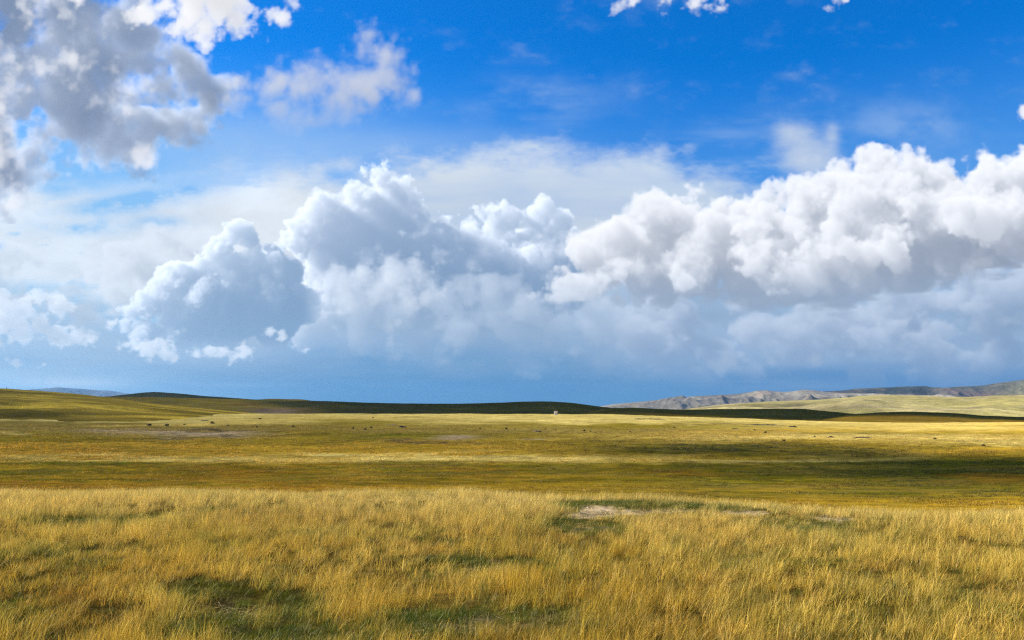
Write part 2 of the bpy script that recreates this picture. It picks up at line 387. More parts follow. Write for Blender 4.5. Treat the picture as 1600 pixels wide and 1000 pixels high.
    rgb, a = vol(U, box, 72, 0.6, 231, (-0.42, -0.50, 0.76), soft=32, amp=(24, 15), cells=(90, 26), dens=0.058, kids=(5, 5), ratio=(0.6, 0.5), erode=-11.0, up=0.0,
                 sun=np.array((.80, .83, .87)), at=(.12, .18, .30), ab=(.18, .245, .41), k_sun=1.5, k_up=0.02)
    over(rgb, a, box)
    Wp = [(60, 10, 30, 22), (90, 5, 30, 20), (45, 20, 30, 14), (30, 104, 30, 16), (62, 108, 30, 15), (110, 98, 30, 16), (135, 102, 30, 14), (165, 108, 30, 12), (150, 152, 30, 12), (168, 155, 30, 9), (16, 135, 30, 18), (8, 90, 30, 14), (6, 195, 30, 20), (14, 225, 30, 18), (2, 160, 30, 20), (205, 130, 30, 14), (222, 138, 30, 10), (195, 182, 30, 7), (160, 34, 30, 14), (75, 45, 30, 12), (218, 246, 30, 12), (232, 254, 30, 8), (90, 120, 30, 12), (6, 285, 30, 20), (16, 265, 30, 14), (4, 318, 30, 10), (-30, 240, 30, 40)]
    box = (-120, 300, -60, 360)
    rgb, a = vol(Wp, box, 48, 0.6, 245, (-0.62, -0.62, 0.3), soft=42, amp=(13, 11.0), cells=(44, 18), dens=0.06, kids=(6, 5), ratio=(0.6, 0.5), erode=-3.0, up=0.0,
                 sun=SUN*0.84, at=(.16, .18, .24), ab=(.22, .26, .36), k_sun=0.08, k_up=0.02)
    over(rgb*.84, a*.84, box)
    V = [(230, 20, 40, 18), (260, 10, 42, 26), (300, 10, 42, 30), (340, 5, 42, 30), (370, 0, 42, 20), (280, 35, 42, 22), (320, 40, 42, 22), (365, 30, 40, 16), (380, 40, 40, 8), (320, 68, 40, 9), (300, -40, 42, 50), (380, -40, 42, 30),
         (425, 20, 40, 8), (440, 30, 40, 10), (455, 2, 40, 10), (970, 2, 40, 7), (990, 0, 40, 7), (1034, 4, 40, 7), (1036, 16, 40, 6), (1085, 8, 40, 12), (1100, 5, 40, 10), (1118, -2, 40, 9), (1303, -2, 40, 7), (1602, 175, 40, 7), (120, -4, 40, 12)]
    box = (90, 1640, -100, 210)
    rgb, a = vol(V, box, 48, 0.6, 251, (-0.60, -0.60, 0.45), soft=15, amp=(9, 6.0), cells=(36, 13), dens=0.09, kids=(8, 6), erode=-1.5, up=0.0,
                 sun=SUN*0.80, at=(.2, .22, .26), ab=(.3, .33, .4), k_sun=0.06, k_up=0.02)
    over(rgb, a, box)
    G = [(575, 60, 40, 16), (570, 85, 42, 24), (600, 90, 42, 30), (595, 120, 44, 34), (570, 140, 44, 36), (620, 60, 40, 9), (618, 80, 40, 14), (635, 105, 42, 14), (540, 150, 44, 30), (510, 160, 44, 26), (505, 115, 42, 14), (480, 140, 44, 26), (440, 125, 44, 20), (420, 140, 44, 28), (390, 150, 44, 22),
         (430, 170, 44, 24), (470, 185, 44, 20), (612, 150, 42, 14), (640, 145, 42, 12), (610, 165, 40, 8), (500, 190, 44, 14), (365, 155, 44, 14)]
    box = (320, 700, 10, 240)
    rgb, a = vol(G, box, 56, 0.6, 271, (-0.50, -0.55, 0.6), soft=38, amp=(14, 9), cells=(54, 18), dens=0.036, kids=(7, 6), ratio=(.55, .5), erode=-3.0, up=0.1,
                 sun=SUN*0.50, at=(.2, .24, .33), ab=(.28, .34, .47), k_sun=0.30, k_up=0.02)
    x, y = grid(box); f = ss(240, 130, y+0*x)
    over(rgb*f[..., None], a*f, box)

clouds()

def edge_fade():
    X, Y = grid()
    n = 55*n2(90, 70, 5, 41, 0.6)
    return ss(X0+8, X0+120, X+n*ss(X0, X0+60, X))*ss(X1-8, X1-120, X+n*ss(X1, X1-60, X))*ss(Y0+4, Y0+90, Y+0.6*n*ss(Y0, Y0+40, Y))

def build_world():
    world = bpy.data.worlds.new('World')
    scene.world = world
    world.use_nodes = True
    nt = world.node_tree
    nt.nodes.clear()
    N, Lk = nt.nodes, nt.links
    def node(t, **kw):
        n = N.new(t)
        for k, v in kw.items(): setattr(n, k, v)
        return n
    def put(sock, v):
        if hasattr(v, 'is_output'): Lk.new(v, sock)
        else: sock.default_value = v
    def m(op, a, b=0.0, c=None):
        n = node('ShaderNodeMath', operation=op)
        put(n.inputs[0], a); put(n.inputs[1], b)
        if c is not None: put(n.inputs[2], c)
        return n.outputs[0]
    def mix(f, a, b):
        n = node('ShaderNodeMix', data_type='RGBA')
        put(n.inputs[0], f); put(n.inputs[6], a); put(n.inputs[7], b)
        return n.outputs[2]
    sky = node('ShaderNodeTexSky', sky_type='NISHITA')
    sky.sun_disc = False
    sky.sun_elevation = rad(SUN_EL)
    sky.sun_rotation = rad(-SUN_AZ)
    sky.air_density = 1.0; sky.dust_density = 0.25; sky.ozone_density = 5.0; sky.altitude = 1800
    hsv = node('ShaderNodeHueSaturation')
    hsv.inputs['Hue'].default_value = 0.507
    hsv.inputs['Saturation'].default_value = SKY_SAT
    hsv.inputs['Value'].default_value = SKY_VAL
    Lk.new(sky.outputs[0], hsv.inputs['Color'])
    # the sky's clouds: in the quarter one looks at they come from the cloud layers above, elsewhere from noise
    tc = node('ShaderNodeTexCoord')
    sep = node('ShaderNodeSeparateXYZ')
    Lk.new(tc.outputs['Generated'], sep.inputs[0])
    x, y, z = sep.outputs
    ys = m('MAXIMUM', y, 0.05)
    u = m('DIVIDE', x, ys); v = m('DIVIDE', z, ys)
    iu = m('MULTIPLY_ADD', u, F_PX/(X1-X0), (CX-X0)/(X1-X0))
    iv = m('MULTIPLY_ADD', v, F_PX/(Y1-Y0), 1-(HY-Y0)/(Y1-Y0))
    com = node('ShaderNodeCombineXYZ')
    Lk.new(iu, com.inputs[0]); Lk.new(iv, com.inputs[1])
    img = bpy.data.images.new('cloud_layers', W, H, alpha=True, float_buffer=True)
    img.colorspace_settings.name = 'Non-Color'
    img.alpha_mode = 'CHANNEL_PACKED'
    fade = edge_fade()
    px = np.empty((H, W, 4), np.float32)
    a = np.clip(ALP, 0, 1)
    px[..., :3] = PIC*fade[..., None]*(10.0/2**EXPOSURE)          # the Background strength below is 0.1
    px[..., 3] = a*fade
    img.pixels.foreach_set(np.ascontiguousarray(px[::-1]).ravel())
    img.update()
    img.pack()
    tex = node('ShaderNodeTexImage', interpolation='Linear', extension='CLIP')
    tex.image = img
    Lk.new(com.outputs[0], tex.inputs[0])
    front = m('GREATER_THAN', y, 0.06)
    fa = m('MULTIPLY', tex.outputs[1], front)
    # window of the layers (1 inside, falling to 0 at its rim)
    wu = m('MULTIPLY', m('SMOOTH_MIN', m('SUBTRACT', 0.5, m('ABSOLUTE', m('SUBTRACT', iu, 0.5))), 0.12, 0.02), 1/0.11)
    wv = m('MULTIPLY', m('SUBTRACT', 1.0, iv), 1/0.115)
    win = m('MINIMUM', m('MINIMUM', wu, wv), 1.0)
    win = m('MULTIPLY', m('MAXIMUM', win, 0.0), front)
    den = m('ADD', m('MAXIMUM', z, 0.0), 0.16)
    c2 = node('ShaderNodeCombineXYZ')
    Lk.new(m('DIVIDE', x, den), c2.inputs[0]); Lk.new(m('DIVIDE', y, den), c2.inputs[1])
    nz = node('ShaderNodeTexNoise')
    nz.inputs['Scale'].default_value = 0.9; nz.inputs['Detail'].default_value = 8; nz.inputs['Roughness'].default_value = 0.58
    Lk.new(c2.outputs[0], nz.inputs['Vector'])
    mr = node('ShaderNodeMapRange', interpolation_type='SMOOTHSTEP')
    mr.inputs[1].default_value = 0.47; mr.inputs[2].default_value = 0.66
    Lk.new(nz.outputs[0], mr.inputs[0])
    hz = node('ShaderNodeMapRange', interpolation_type='SMOOTHSTEP')      # the pale damp air towards the horizon, all round
    hz.inputs[1].default_value = 0.40; hz.inputs[2].default_value = 0.05; hz.inputs[3].default_value = 0.0; hz.inputs[4].default_value = 0.96
    Lk.new(z, hz.inputs[0])
    K = 10.0/2**EXPOSURE
    air = mix(hz.outputs[0], hsv.outputs[0], (0.24*K, 0.45*K, 0.70*K, 1))
    cov = m('MULTIPLY', m('MULTIPLY', mr.outputs[0], 0.9), m('SUBTRACT', 1.0, win))
    base = mix(cov, air, (3.4, 3.8, 4.5, 1))
    inv = m('SUBTRACT', 1.0, fa)
    vm = node('ShaderNodeVectorMath', operation='SCALE')
    Lk.new(base, vm.inputs[0]); Lk.new(inv, vm.inputs['Scale'])
    vf = node('ShaderNodeVectorMath', operation='SCALE')
    Lk.new(tex.outputs[0], vf.inputs[0]); Lk.new(front, vf.inputs['Scale'])
    add = node('ShaderNodeVectorMath', operation='ADD')
    Lk.new(vm.outputs[0], add.inputs[0]); Lk.new(vf.outputs[0], add.inputs[1])
    bg = node('ShaderNodeBackground')
    bg.inputs[1].default_value = 0.1
    Lk.new(add.outputs[0], bg.inputs[0])
    out = node('ShaderNodeOutputWorld')
    Lk.new(bg.outputs[0], out.inputs[0])

SKY_SAT, SKY_VAL = 2.15, 1.14
build_world()


# ------------------------------------------------------------------ helpers for the land
_tab = np.random.default_rng(99).random((256, 256)).astype(np.float64)
def vnoise(x, y, seed=0):
    x = x+seed*17.31; y = y+seed*9.77
    xi = np.floor(x).astype(int); yi = np.floor(y).astype(int)
    fx = x-xi; fy = y-yi
    fx = fx*fx*fx*(fx*(fx*6-15)+10); fy = fy*fy*fy*(fy*(fy*6-15)+10)
    a = _tab[xi & 255, yi & 255]; b = _tab[(xi+1) & 255, yi & 255]
    c = _tab[xi & 255, (yi+1) & 255]; d = _tab[(xi+1) & 255, (yi+1) & 255]
    return (a*(1-fx)+b*fx)*(1-fy)+(c*(1-fx)+d*fx)*fy-0.5
def fnoise(x, y, octs=4, seed=0, gain=0.5):
    s = 0; a = 1.0; t = 0
    for o in range(octs):
        ca, sa = math.cos(0.7*o), math.sin(0.7*o)
        xr, yr = (x*ca-y*sa)*2**o, (x*sa+y*ca)*2**o
        s = s+a*vnoise(xr, yr, seed+o*3); t += a*a; a *= gain
    return s/np.sqrt(t)*2
def ridged(x, y, octs=5, seed=0, gain=0.55):
    s = 0; a = 1.0; t = 0
    for o in range(octs):
        ca, sa = math.cos(0.6*o), math.sin(0.6*o)
        xr, yr = (x*ca-y*sa)*2**o, (x*sa+y*ca)*2**o
        s = s+a*(1-np.abs(vnoise(xr, yr, seed+o*5))*3.2); t += a; a *= gain
    return s/t

def link(o):
    scene.collection.objects.link(o); return o
def tag(o, label=None, cat=None, group=None, kind=None):
    if label: o['label'] = label
    if cat: o['category'] = cat
    if group: o['group'] = group
    if kind: o['kind'] = kind
    return o

def grid_mesh(name, P, mat, cols=None, smooth=True):
    """P: (rows, cols, 3) array of points -> one mesh object"""
    r, c = P.shape[:2]
    idx = np.arange(r*c).reshape(r, c)
    q = np.stack([idx[:-1, :-1], idx[:-1, 1:], idx[1:, 1:], idx[1:, :-1]], -1).reshape(-1, 4)
    me = bpy.data.meshes.new(name)
    me.vertices.add(r*c); me.vertices.foreach_set('co', P.reshape(-1).astype(np.float32))
    me.loops.add(q.size); me.loops.foreach_set('vertex_index', q.reshape(-1).astype(np.int32))
    me.polygons.add(len(q)); me.polygons.foreach_set('loop_start', np.arange(0, q.size, 4, dtype=np.int32))
    me.update(calc_edges=True)
    me.polygons.foreach_set('use_smooth', np.full(len(q), smooth))
    if cols is not None:
        at = me.color_attributes.new('cover', 'FLOAT_COLOR', 'POINT')
        c4 = np.ones((r*c, 4), np.float32); c4[:, :3] = cols.reshape(-1, 3)
        at.data.foreach_set('color', c4.ravel())
    me.materials.append(mat)
    return link(bpy.data.objects.new(name, me))

def new_mat(name):
    mt = bpy.data.materials.new(name); mt.use_nodes = True
    nt = mt.node_tree; nt.nodes.clear()
    out = nt.nodes.new('ShaderNodeOutputMaterial')
    return mt, nt, out
def nd(nt, t, ins=None, **kw):
    n = nt.nodes.new(t)
    for k, v in kw.items(): setattr(n, k, v)
    for k, v in (ins or {}).items():
        if hasattr(v, 'is_output'): nt.links.new(v, n.inputs[k])
        else: n.inputs[k].default_value = v
    return n
def noise_node(nt, vec, scale, detail=5, rough=0.55):
    return nd(nt, 'ShaderNodeTexNoise', {'Vector': vec, 'Scale': scale, 'Detail': detail, 'Roughness': rough}).outputs[0]
def stretch(nt, vec, s):
    return nd(nt, 'ShaderNodeVectorMath', {0: vec, 1: s}, operation='MULTIPLY').outputs[0]
def rng_node(nt, v, a, b, lo=0.0, hi=1.0):
    return nd(nt, 'ShaderNodeMapRange', {0: v, 1: a, 2: b, 3: lo, 4: hi}, interpolation_type='SMOOTHSTEP').outputs[0]
def mixc(nt, f, a, b, blend='MIX'):
    return nd(nt, 'ShaderNodeMix', {0: f, 6: a, 7: b}, data_type='RGBA', blend_type=blend).outputs[2]

def cover_material(name, speck, bump, patches=((0.02, 0.5),), rough=0.9, fine=6.0, streak=(1, 1, 1), contrast=0.5):
    """vegetation cover: per-vertex plant colours broken up by noise of several sizes"""
    mt, nt, out = new_mat(name)
    geo = nd(nt, 'ShaderNodeNewGeometry')
    pos = stretch(nt, geo.outputs['Position'], streak)
    col = nd(nt, 'ShaderNodeVertexColor', layer_name='cover').outputs[0]
    for sc_, amt in patches:
        n = noise_node(nt, pos, sc_, 6, 0.62)
        f = rng_node(nt, n, 0.32, 0.68, 1-amt, 1+amt)
        col = nd(nt, 'ShaderNodeVectorMath', {0: col, 'Scale': f}, operation='SCALE').outputs[0]
        n2_ = noise_node(nt, stretch(nt, pos, (1.3, 1.3, 1.3)), sc_*1.7, 4, 0.6)
        g = rng_node(nt, n2_, 0.45, 0.72, 0, 0.55)
        col = mixc(nt, g, col, speck)
        nt.nodes[-1].inputs[0].links
    fn = noise_node(nt, geo.outputs['Position'], fine, 4, 0.7)
    f2 = rng_node(nt, fn, 0.25, 0.75, 1-contrast, 1+contrast)
    col = nd(nt, 'ShaderNodeVectorMath', {0: col, 'Scale': f2}, operation='SCALE').outputs[0]
    bp = nd(nt, 'ShaderNodeBump', {'Height': fn, 'Strength': 0.9, 'Distance': bump})
    bs = nd(nt, 'ShaderNodeBsdfDiffuse', {'Color': col, 'Roughness': rough, 'Normal': bp.outputs[0]})
    nt.links.new(bs.outputs[0], out.inputs[0])
    return mt

STRAW = np.array((0.62, 0.405, 0.042)); PALE = np.array((0.70, 0.520, 0.135)); GOLD = np.array((0.42, 0.245, 0.014)); RUST = np.array((0.24, 0.115, 0.009))
OLIVE = np.array((0.195, 0.140, 0.009)); GREEN = np.array((0.115, 0.110, 0.006)); DKGREEN = np.array((0.048, 0.047, 0.004)); SOIL = np.array((0.44, 0.325, 0.175)); DARKSOIL = np.array((0.085, 0.058, 0.032))

# ------------------------------------------------------------------ the ground
def crest(p):
    return np.interp(p, [-600, 0, 700, 1000, 1150, 1300, 1450, 1600, 2200], [31, 30.5, 30.5, 28.5, 26.5, 24.2, 23.0, 24.0, 26])
def ground_z(X, Y):
    Ye = np.maximum(Y, 8.0)
    p = CX+F_PX*np.clip(X/Ye, -1.3, 1.3)
    d = Y-crest(p)
    near = np.interp(d, [-40, -4, -1, 2, 6, 12, 20, 30, 50, 90], [0, 0, 0.02, -0.12, -0.62, -1.4, -2.4, -3.3, -4.3, -4.8])
    near = near+0.10*fnoise(X/5.0, Y/5.0, 3, 3)*np.clip((Y-6)/8, 0, 1)*np.clip((60-Y)/30, 0, 1)
    fy = [0, 110, 140, 200, 350, 600, 700, 900, 1500, 3000, 6000, 20000]
    fc = np.interp(Y, fy, [-4.8, -4.8, -4.8, -4.6, -2.6, -0.5, -0.6, -3, -8, -20, -40, -60])
    fr = np.interp(Y, fy, [-4.8, -4.8, -5.0, -5.6, -6.6, -8.0, -8.4, -11, -20, -45, -60, -70])
    k = np.clip((p-860)/560, 0, 1); k = k*k*(3-2*k)
    far = fc*(1-k)+fr*k
    t = np.clip((d-40)/50, 0, 1); t = t*t*(3-2*t)
    z = near*(1-t)+far*t
    z = z+t*np.clip((420-Y)/200, 0, 1)*(0.20*fnoise(X/3.6, Y/1.9, 3, 27)-0.05)
    z = z+t*np.clip(Y/250, 0, 1)*(0.55*fnoise(X/60.0, Y/34.0, 4, 21)+0.12*fnoise(X/9.0, Y/7.0, 3, 23))
    return z
def px_of(X, Y, z):
    Ye = np.maximum(Y, 1.0)
    return CX+F_PX*X/Ye, HY+F_PX*(EYE-z)/Ye
def ground_at(p, y):
    """the ground point seen at photo pixel (p, y)"""
    lo, hi = 5.0, 3000.0
    Ys = np.geomspace(lo, hi, 4000)
    u = (p-CX)/F_PX
    yy = HY+F_PX*(EYE-ground_z(u*Ys, Ys))/Ys
    i = np.argmax(yy <= y) if (yy <= y).any() else len(Ys)-1
    return Vector((u*Ys[i], Ys[i], float(ground_z(np.array(u*Ys[i]), np.array(Ys[i])))))

# patches without tall grass in the near field: px centre, radii, bareness, greenness
PATCH = [(935, 797, 54, 11, 1.0, 0.3), (1060, 797, 50, 4.0, 0.62, 0.3), (1150, 800, 42, 5.5, 0.85, 0.3), (1296, 807, 36, 5.5, 0.95, 0.2), (910, 804, 30, 7, 0.9, 0.3), (1003, 800, 28, 4.5, 0.8, 0.2), (1030, 797, 24, 3.5, 0.6, 0.2), (1255, 822, 55, 9, 0.35, 0.9), (905, 826, 60, 9, 0.45, 0.7),
         (370, 948, 66, 20, 0.62, 0.8), (360, 985, 90, 26, 0.25, 1.0), (330, 925, 70, 12, 0.3, 1.0), (450, 945, 40, 22, 0.15, 0.9), (780, 884, 74, 11, 0.5, 1.0), (755, 893, 40, 8, 0.8, 0.5), (838, 898, 26, 5, 0.9, 0.2),
         (745, 985, 130, 20, 0.55, 0.8), (690, 965, 70, 10, 0.2, 1.0), (840, 975, 60, 12, 0.6, 0.6), (520, 995, 60, 14, 0.3, 0.9)]
GREENS = [(1230, 880, 130, 16, 0.6), (1450, 950, 180, 50, 0.3), (1560, 900, 80, 40, 0.25), (160, 815, 130, 12, 0.5), (340, 852, 60, 16, 0.5), (640, 770, 60, 6, 0.6), (480, 770, 60, 6, 0.6), (110, 870, 60, 20, 0.4), (30, 960, 60, 40, 0.45),
          (1000, 790, 90, 8, 0.7), (1170, 795, 110, 7, 0.6), (1000, 860, 120, 20, 0.2), (600, 1000, 400, 14, 0.35), (1330, 985, 120, 30, 0.3), (720, 878, 80, 9, 0.8), (940, 783, 80, 6, 0.9), (890, 790, 40, 9, 1.0), (985, 786, 60, 5, 1.0), (1090, 789, 90, 4, 0.9), (1200, 793, 80, 5, 0.8)]
RUSTS = [(1540, 930, 60, 14, 0.8), (1110, 930, 60, 14, 0.5), (120, 950, 90, 40, 0.5), (440, 810, 120, 14, 0.3), (200, 900, 120, 25, 0.35), (1050, 985, 90, 20, 0.5)]
def g2(p, y, c):
    u = (p-c[0])/c[2]; v = (y-c[1])/c[3]
    return np.exp(-(u*u+v*v)**1.5)
def near_masks(X, Y):
    """bareness, greenness, rustiness of the near field on flat ground"""
    p = CX+F_PX*X/np.maximum(Y, 4.0); y = HY+F_PX*EYE/np.maximum(Y, 4.0)
    w = 17*fnoise(X/1.3, Y/1.3, 4, 51, 0.6); wy = 9*fnoise(X/1.1, Y/1.1, 3, 57)
    p = p+w; y = y+wy*np.clip((y-770)/150, 0.25, 1)
    bare = np.zeros_like(X); gr = np.zeros_like(X); ru = np.zeros_like(X)
    for c in PATCH:
        g = g2(p, y, c)
        bare = np.maximum(bare, g*c[4]); gr = np.maximum(gr, np.exp(-((((p-c[0])/c[2])**2+((y-c[1])/c[3])**2)/1.9)**1.6)*c[5])
    for c in GREENS: gr = np.maximum(gr, g2(p, y, c)*c[4])
    gr = gr*np.clip(0.85+0.7*fnoise(X/0.7, Y/0.7, 3, 63), 0.2, 1.15)
    for c in RUSTS: ru = np.maximum(ru, g2(p, y, c)*c[4])
    gr = np.clip(gr+0.35*np.clip(fnoise(X/3.0, Y/3.0, 4, 61)-0.22, 0, 1), 0, 1)
    ru = np.clip(ru+0.6*np.clip(fnoise(X/2.2, Y/2.2, 4, 67)-0.25, 0, 1), 0, 1)
    return bare, gr, ru

def meadow_colour(X, Y, z):
    p, y = px_of(X, Y, z)
    w = fnoise(p/160, y/7, 4, 71); w2 = fnoise(p/50, y/3.0, 4, 73); w3 = fnoise(p/320, y/18, 3, 77)
    sh = p.shape
    C = np.empty(sh+(3,)); C[:] = GOLD
    def lay(col, m):
        m = np.clip(m, 0, 1)[..., None]
        C[:] = C*(1-m)+col*m
    def band(y0, y1, s=4): return ss(y0-s, y0+s, y+5*w+2*w2)*ss(y1+s, y1-s, y+5*w+2*w2)
    def bl(cx, cy, rx, ry, k=1.0): return k*np.exp(-((p+26*w-cx)/rx)**2-((y+3*w2+3*w-cy)/ry)**2)
    lay(RUST, band(752, 800)*(0.75*ss(900, 300, p)+0.20)*(0.75+0.5*w2)); lay(OLIVE, band(750, 800)*ss(500, 900, p)*0.5)
    lay(OLIVE*0.85, band(724, 756)*0.95); lay(GREEN, band(722, 750)*np.clip(0.45+0.8*w+0.7*w2, 0, 0.9)); lay(GOLD, band(724, 800)*np.clip(0.15+0.9*w2-0.6*w, 0, 0.7))
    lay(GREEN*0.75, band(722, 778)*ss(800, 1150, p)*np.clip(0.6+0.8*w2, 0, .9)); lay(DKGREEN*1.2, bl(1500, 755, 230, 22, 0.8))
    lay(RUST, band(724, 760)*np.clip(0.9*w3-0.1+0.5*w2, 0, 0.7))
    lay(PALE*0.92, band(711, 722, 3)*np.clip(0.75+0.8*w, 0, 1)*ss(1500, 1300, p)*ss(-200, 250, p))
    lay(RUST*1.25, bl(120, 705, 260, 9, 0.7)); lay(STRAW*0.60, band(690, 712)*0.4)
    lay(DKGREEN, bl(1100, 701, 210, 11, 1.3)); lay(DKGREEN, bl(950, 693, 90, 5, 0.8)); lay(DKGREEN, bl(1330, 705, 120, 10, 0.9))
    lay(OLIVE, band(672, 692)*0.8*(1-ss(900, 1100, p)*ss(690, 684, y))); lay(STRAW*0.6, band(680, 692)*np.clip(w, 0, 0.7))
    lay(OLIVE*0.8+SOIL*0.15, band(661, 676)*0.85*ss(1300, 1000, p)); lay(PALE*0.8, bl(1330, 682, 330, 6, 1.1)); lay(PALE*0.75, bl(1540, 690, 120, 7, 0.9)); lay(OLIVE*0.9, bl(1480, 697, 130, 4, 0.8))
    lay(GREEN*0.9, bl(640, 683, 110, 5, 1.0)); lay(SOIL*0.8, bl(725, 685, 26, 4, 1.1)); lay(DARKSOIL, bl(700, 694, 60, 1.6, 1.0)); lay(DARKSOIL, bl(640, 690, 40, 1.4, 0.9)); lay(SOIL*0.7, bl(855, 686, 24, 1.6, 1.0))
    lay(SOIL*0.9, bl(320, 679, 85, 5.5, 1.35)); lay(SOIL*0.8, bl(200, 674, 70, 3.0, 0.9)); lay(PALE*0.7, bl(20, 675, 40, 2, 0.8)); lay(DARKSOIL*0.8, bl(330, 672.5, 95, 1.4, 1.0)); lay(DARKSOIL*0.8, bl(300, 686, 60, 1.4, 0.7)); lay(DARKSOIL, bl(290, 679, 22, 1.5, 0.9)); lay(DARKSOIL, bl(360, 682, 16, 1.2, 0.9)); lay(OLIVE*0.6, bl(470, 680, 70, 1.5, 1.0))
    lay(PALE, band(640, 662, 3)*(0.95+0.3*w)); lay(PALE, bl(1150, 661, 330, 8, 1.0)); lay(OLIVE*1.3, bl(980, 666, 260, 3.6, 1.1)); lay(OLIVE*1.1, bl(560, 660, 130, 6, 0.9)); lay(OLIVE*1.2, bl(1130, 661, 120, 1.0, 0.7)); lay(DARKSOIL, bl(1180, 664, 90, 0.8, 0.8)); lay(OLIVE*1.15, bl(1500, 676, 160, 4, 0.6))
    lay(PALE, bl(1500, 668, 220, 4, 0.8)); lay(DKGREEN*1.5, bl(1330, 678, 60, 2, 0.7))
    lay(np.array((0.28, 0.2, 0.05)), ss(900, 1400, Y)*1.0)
    return C

def build_ground():
    Ys = np.concatenate([-np.geomspace(2000, 12, 14), np.linspace(-6, 5.5, 8), np.arange(6, 60, 0.27), np.arange(60, 250, 0.9), np.arange(250, 760, 3.5), np.geomspace(765, 17500, 70)])
    us = np.concatenate([[-13, -8, -5, -3.2, -2.2, -1.6], np.linspace(-1.25, -0.8, 22), np.linspace(-0.79, 0.79, 420), np.linspace(0.8, 1.25, 22), [1.6, 2.2, 3.2, 5, 8, 13]])
    U, Y = np.meshgrid(us, Ys)
    Ye = np.where(Y > 8, Y, 8+np.abs(8-Y)*0.9)
    X = U*Ye
    lim = 24000+60*np.abs(U)
    X = np.clip(X, -lim, lim)
    z = ground_z(X, Y)
    bare, gr, ru = near_masks(X, Y)
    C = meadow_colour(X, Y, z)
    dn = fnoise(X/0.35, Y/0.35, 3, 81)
    near_c = np.array((0.10, 0.058, 0.010))[None, None]*(1-gr[..., None])+(GREEN*0.5)[None, None]*gr[..., None]  # shade among the grass roots is put into this darkened ground colour
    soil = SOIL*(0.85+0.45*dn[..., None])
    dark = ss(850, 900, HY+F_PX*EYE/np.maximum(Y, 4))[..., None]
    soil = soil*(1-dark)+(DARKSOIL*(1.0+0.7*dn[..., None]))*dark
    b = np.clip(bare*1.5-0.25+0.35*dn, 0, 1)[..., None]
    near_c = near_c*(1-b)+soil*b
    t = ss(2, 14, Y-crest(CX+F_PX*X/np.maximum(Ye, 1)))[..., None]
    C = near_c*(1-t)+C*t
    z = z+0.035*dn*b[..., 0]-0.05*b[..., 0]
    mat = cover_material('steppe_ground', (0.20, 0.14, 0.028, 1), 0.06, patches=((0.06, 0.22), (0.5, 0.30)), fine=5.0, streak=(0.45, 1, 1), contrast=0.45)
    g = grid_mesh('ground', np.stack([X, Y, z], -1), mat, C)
    tag(g, 'rolling steppe ground of dry grass, olive meadow strips and pale bare soil', 'ground', kind='structure')
build_ground()

# ------------------------------------------------------------------ hills and mountains
def build_hill(name, label, cat, D, wf, wb, sky_line, colour_fn, mat, nx=300, nf=70, nb=16, amp=0.0, size=80.0, rid=0.0, seed=1, edge=0.06, drop=4.0, pw=1.0):
    ps = np.array([q[0] for q in sky_line], float); ys = np.array([q[1] for q in sky_line], float)
    p = np.linspace(ps[0], ps[-1], nx)
    y = np.interp(p, ps, ys)
    k = max(3, int(nx/len(ps)*0.35)); ker = np.hanning(k*2+3); ker /= ker.sum()
    y = np.convolve(np.pad(y, k+1, mode='edge'), ker, 'valid')
    y = y+0.35*fnoise(p/26.0, p*0, 4, seed+7)
    zr = EYE+(HY-y)/F_PX*D
    Y = np.concatenate([D-wf+wf*np.linspace(0, 1, nf)**0.8, D+wb*np.linspace(0.04, 1, nb)])
    Pp, YY = np.meshgrid(p, Y)
    XX = (Pp-CX)/F_PX*YY
    base = ground_z(XX, YY)-drop
    t = np.where(YY <= D, (YY-(D-wf))/wf, 1-(YY-D)/wb)
    s = (t*t*(3-2*t))**pw
    Z = base+(zr[None, :]-base)*s
    hgt = np.clip(zr[None, :]-base, 0, None)
    rel = s*(1-s)*4*np.clip((Pp-ps[0])/(ps[-1]-ps[0])/edge, 0, 1)*np.clip((ps[-1]-Pp)/(ps[-1]-ps[0])/edge, 0, 1)
    if amp: Z = Z+amp*hgt*rel*fnoise(XX/size, YY/size, 5, seed)
    if rid: Z = Z+rid*hgt*np.clip(rel+0.12*s, 0, 1)*(ridged(XX/size, YY/(size*1.6), 5, seed+3)-0.55)
    C = colour_fn(XX, YY, Z, s, Pp)
    o = grid_mesh(name, np.stack([XX, YY, Z], -1), mat, C)
    tag(o, label, cat, kind='structure')
    return o

def blend(a, b, f):
    f = np.clip(f, 0, 1)[..., None]
    return a*(1-f)+b*f
hill_mat = cover_material('hill_pasture', (0.18, 0.115, 0.02, 1), 0.5, patches=((0.012, 0.25), (0.06, 0.25)), fine=0.6, streak=(0.5, 1, 2), contrast=0.3)
far_mat = cover_material('far_slopes', (0.27, 0.22, 0.13, 1), 9.0, patches=((0.0022, 0.25),), fine=0.02, streak=(1, 0.6, 1), contrast=0.28)

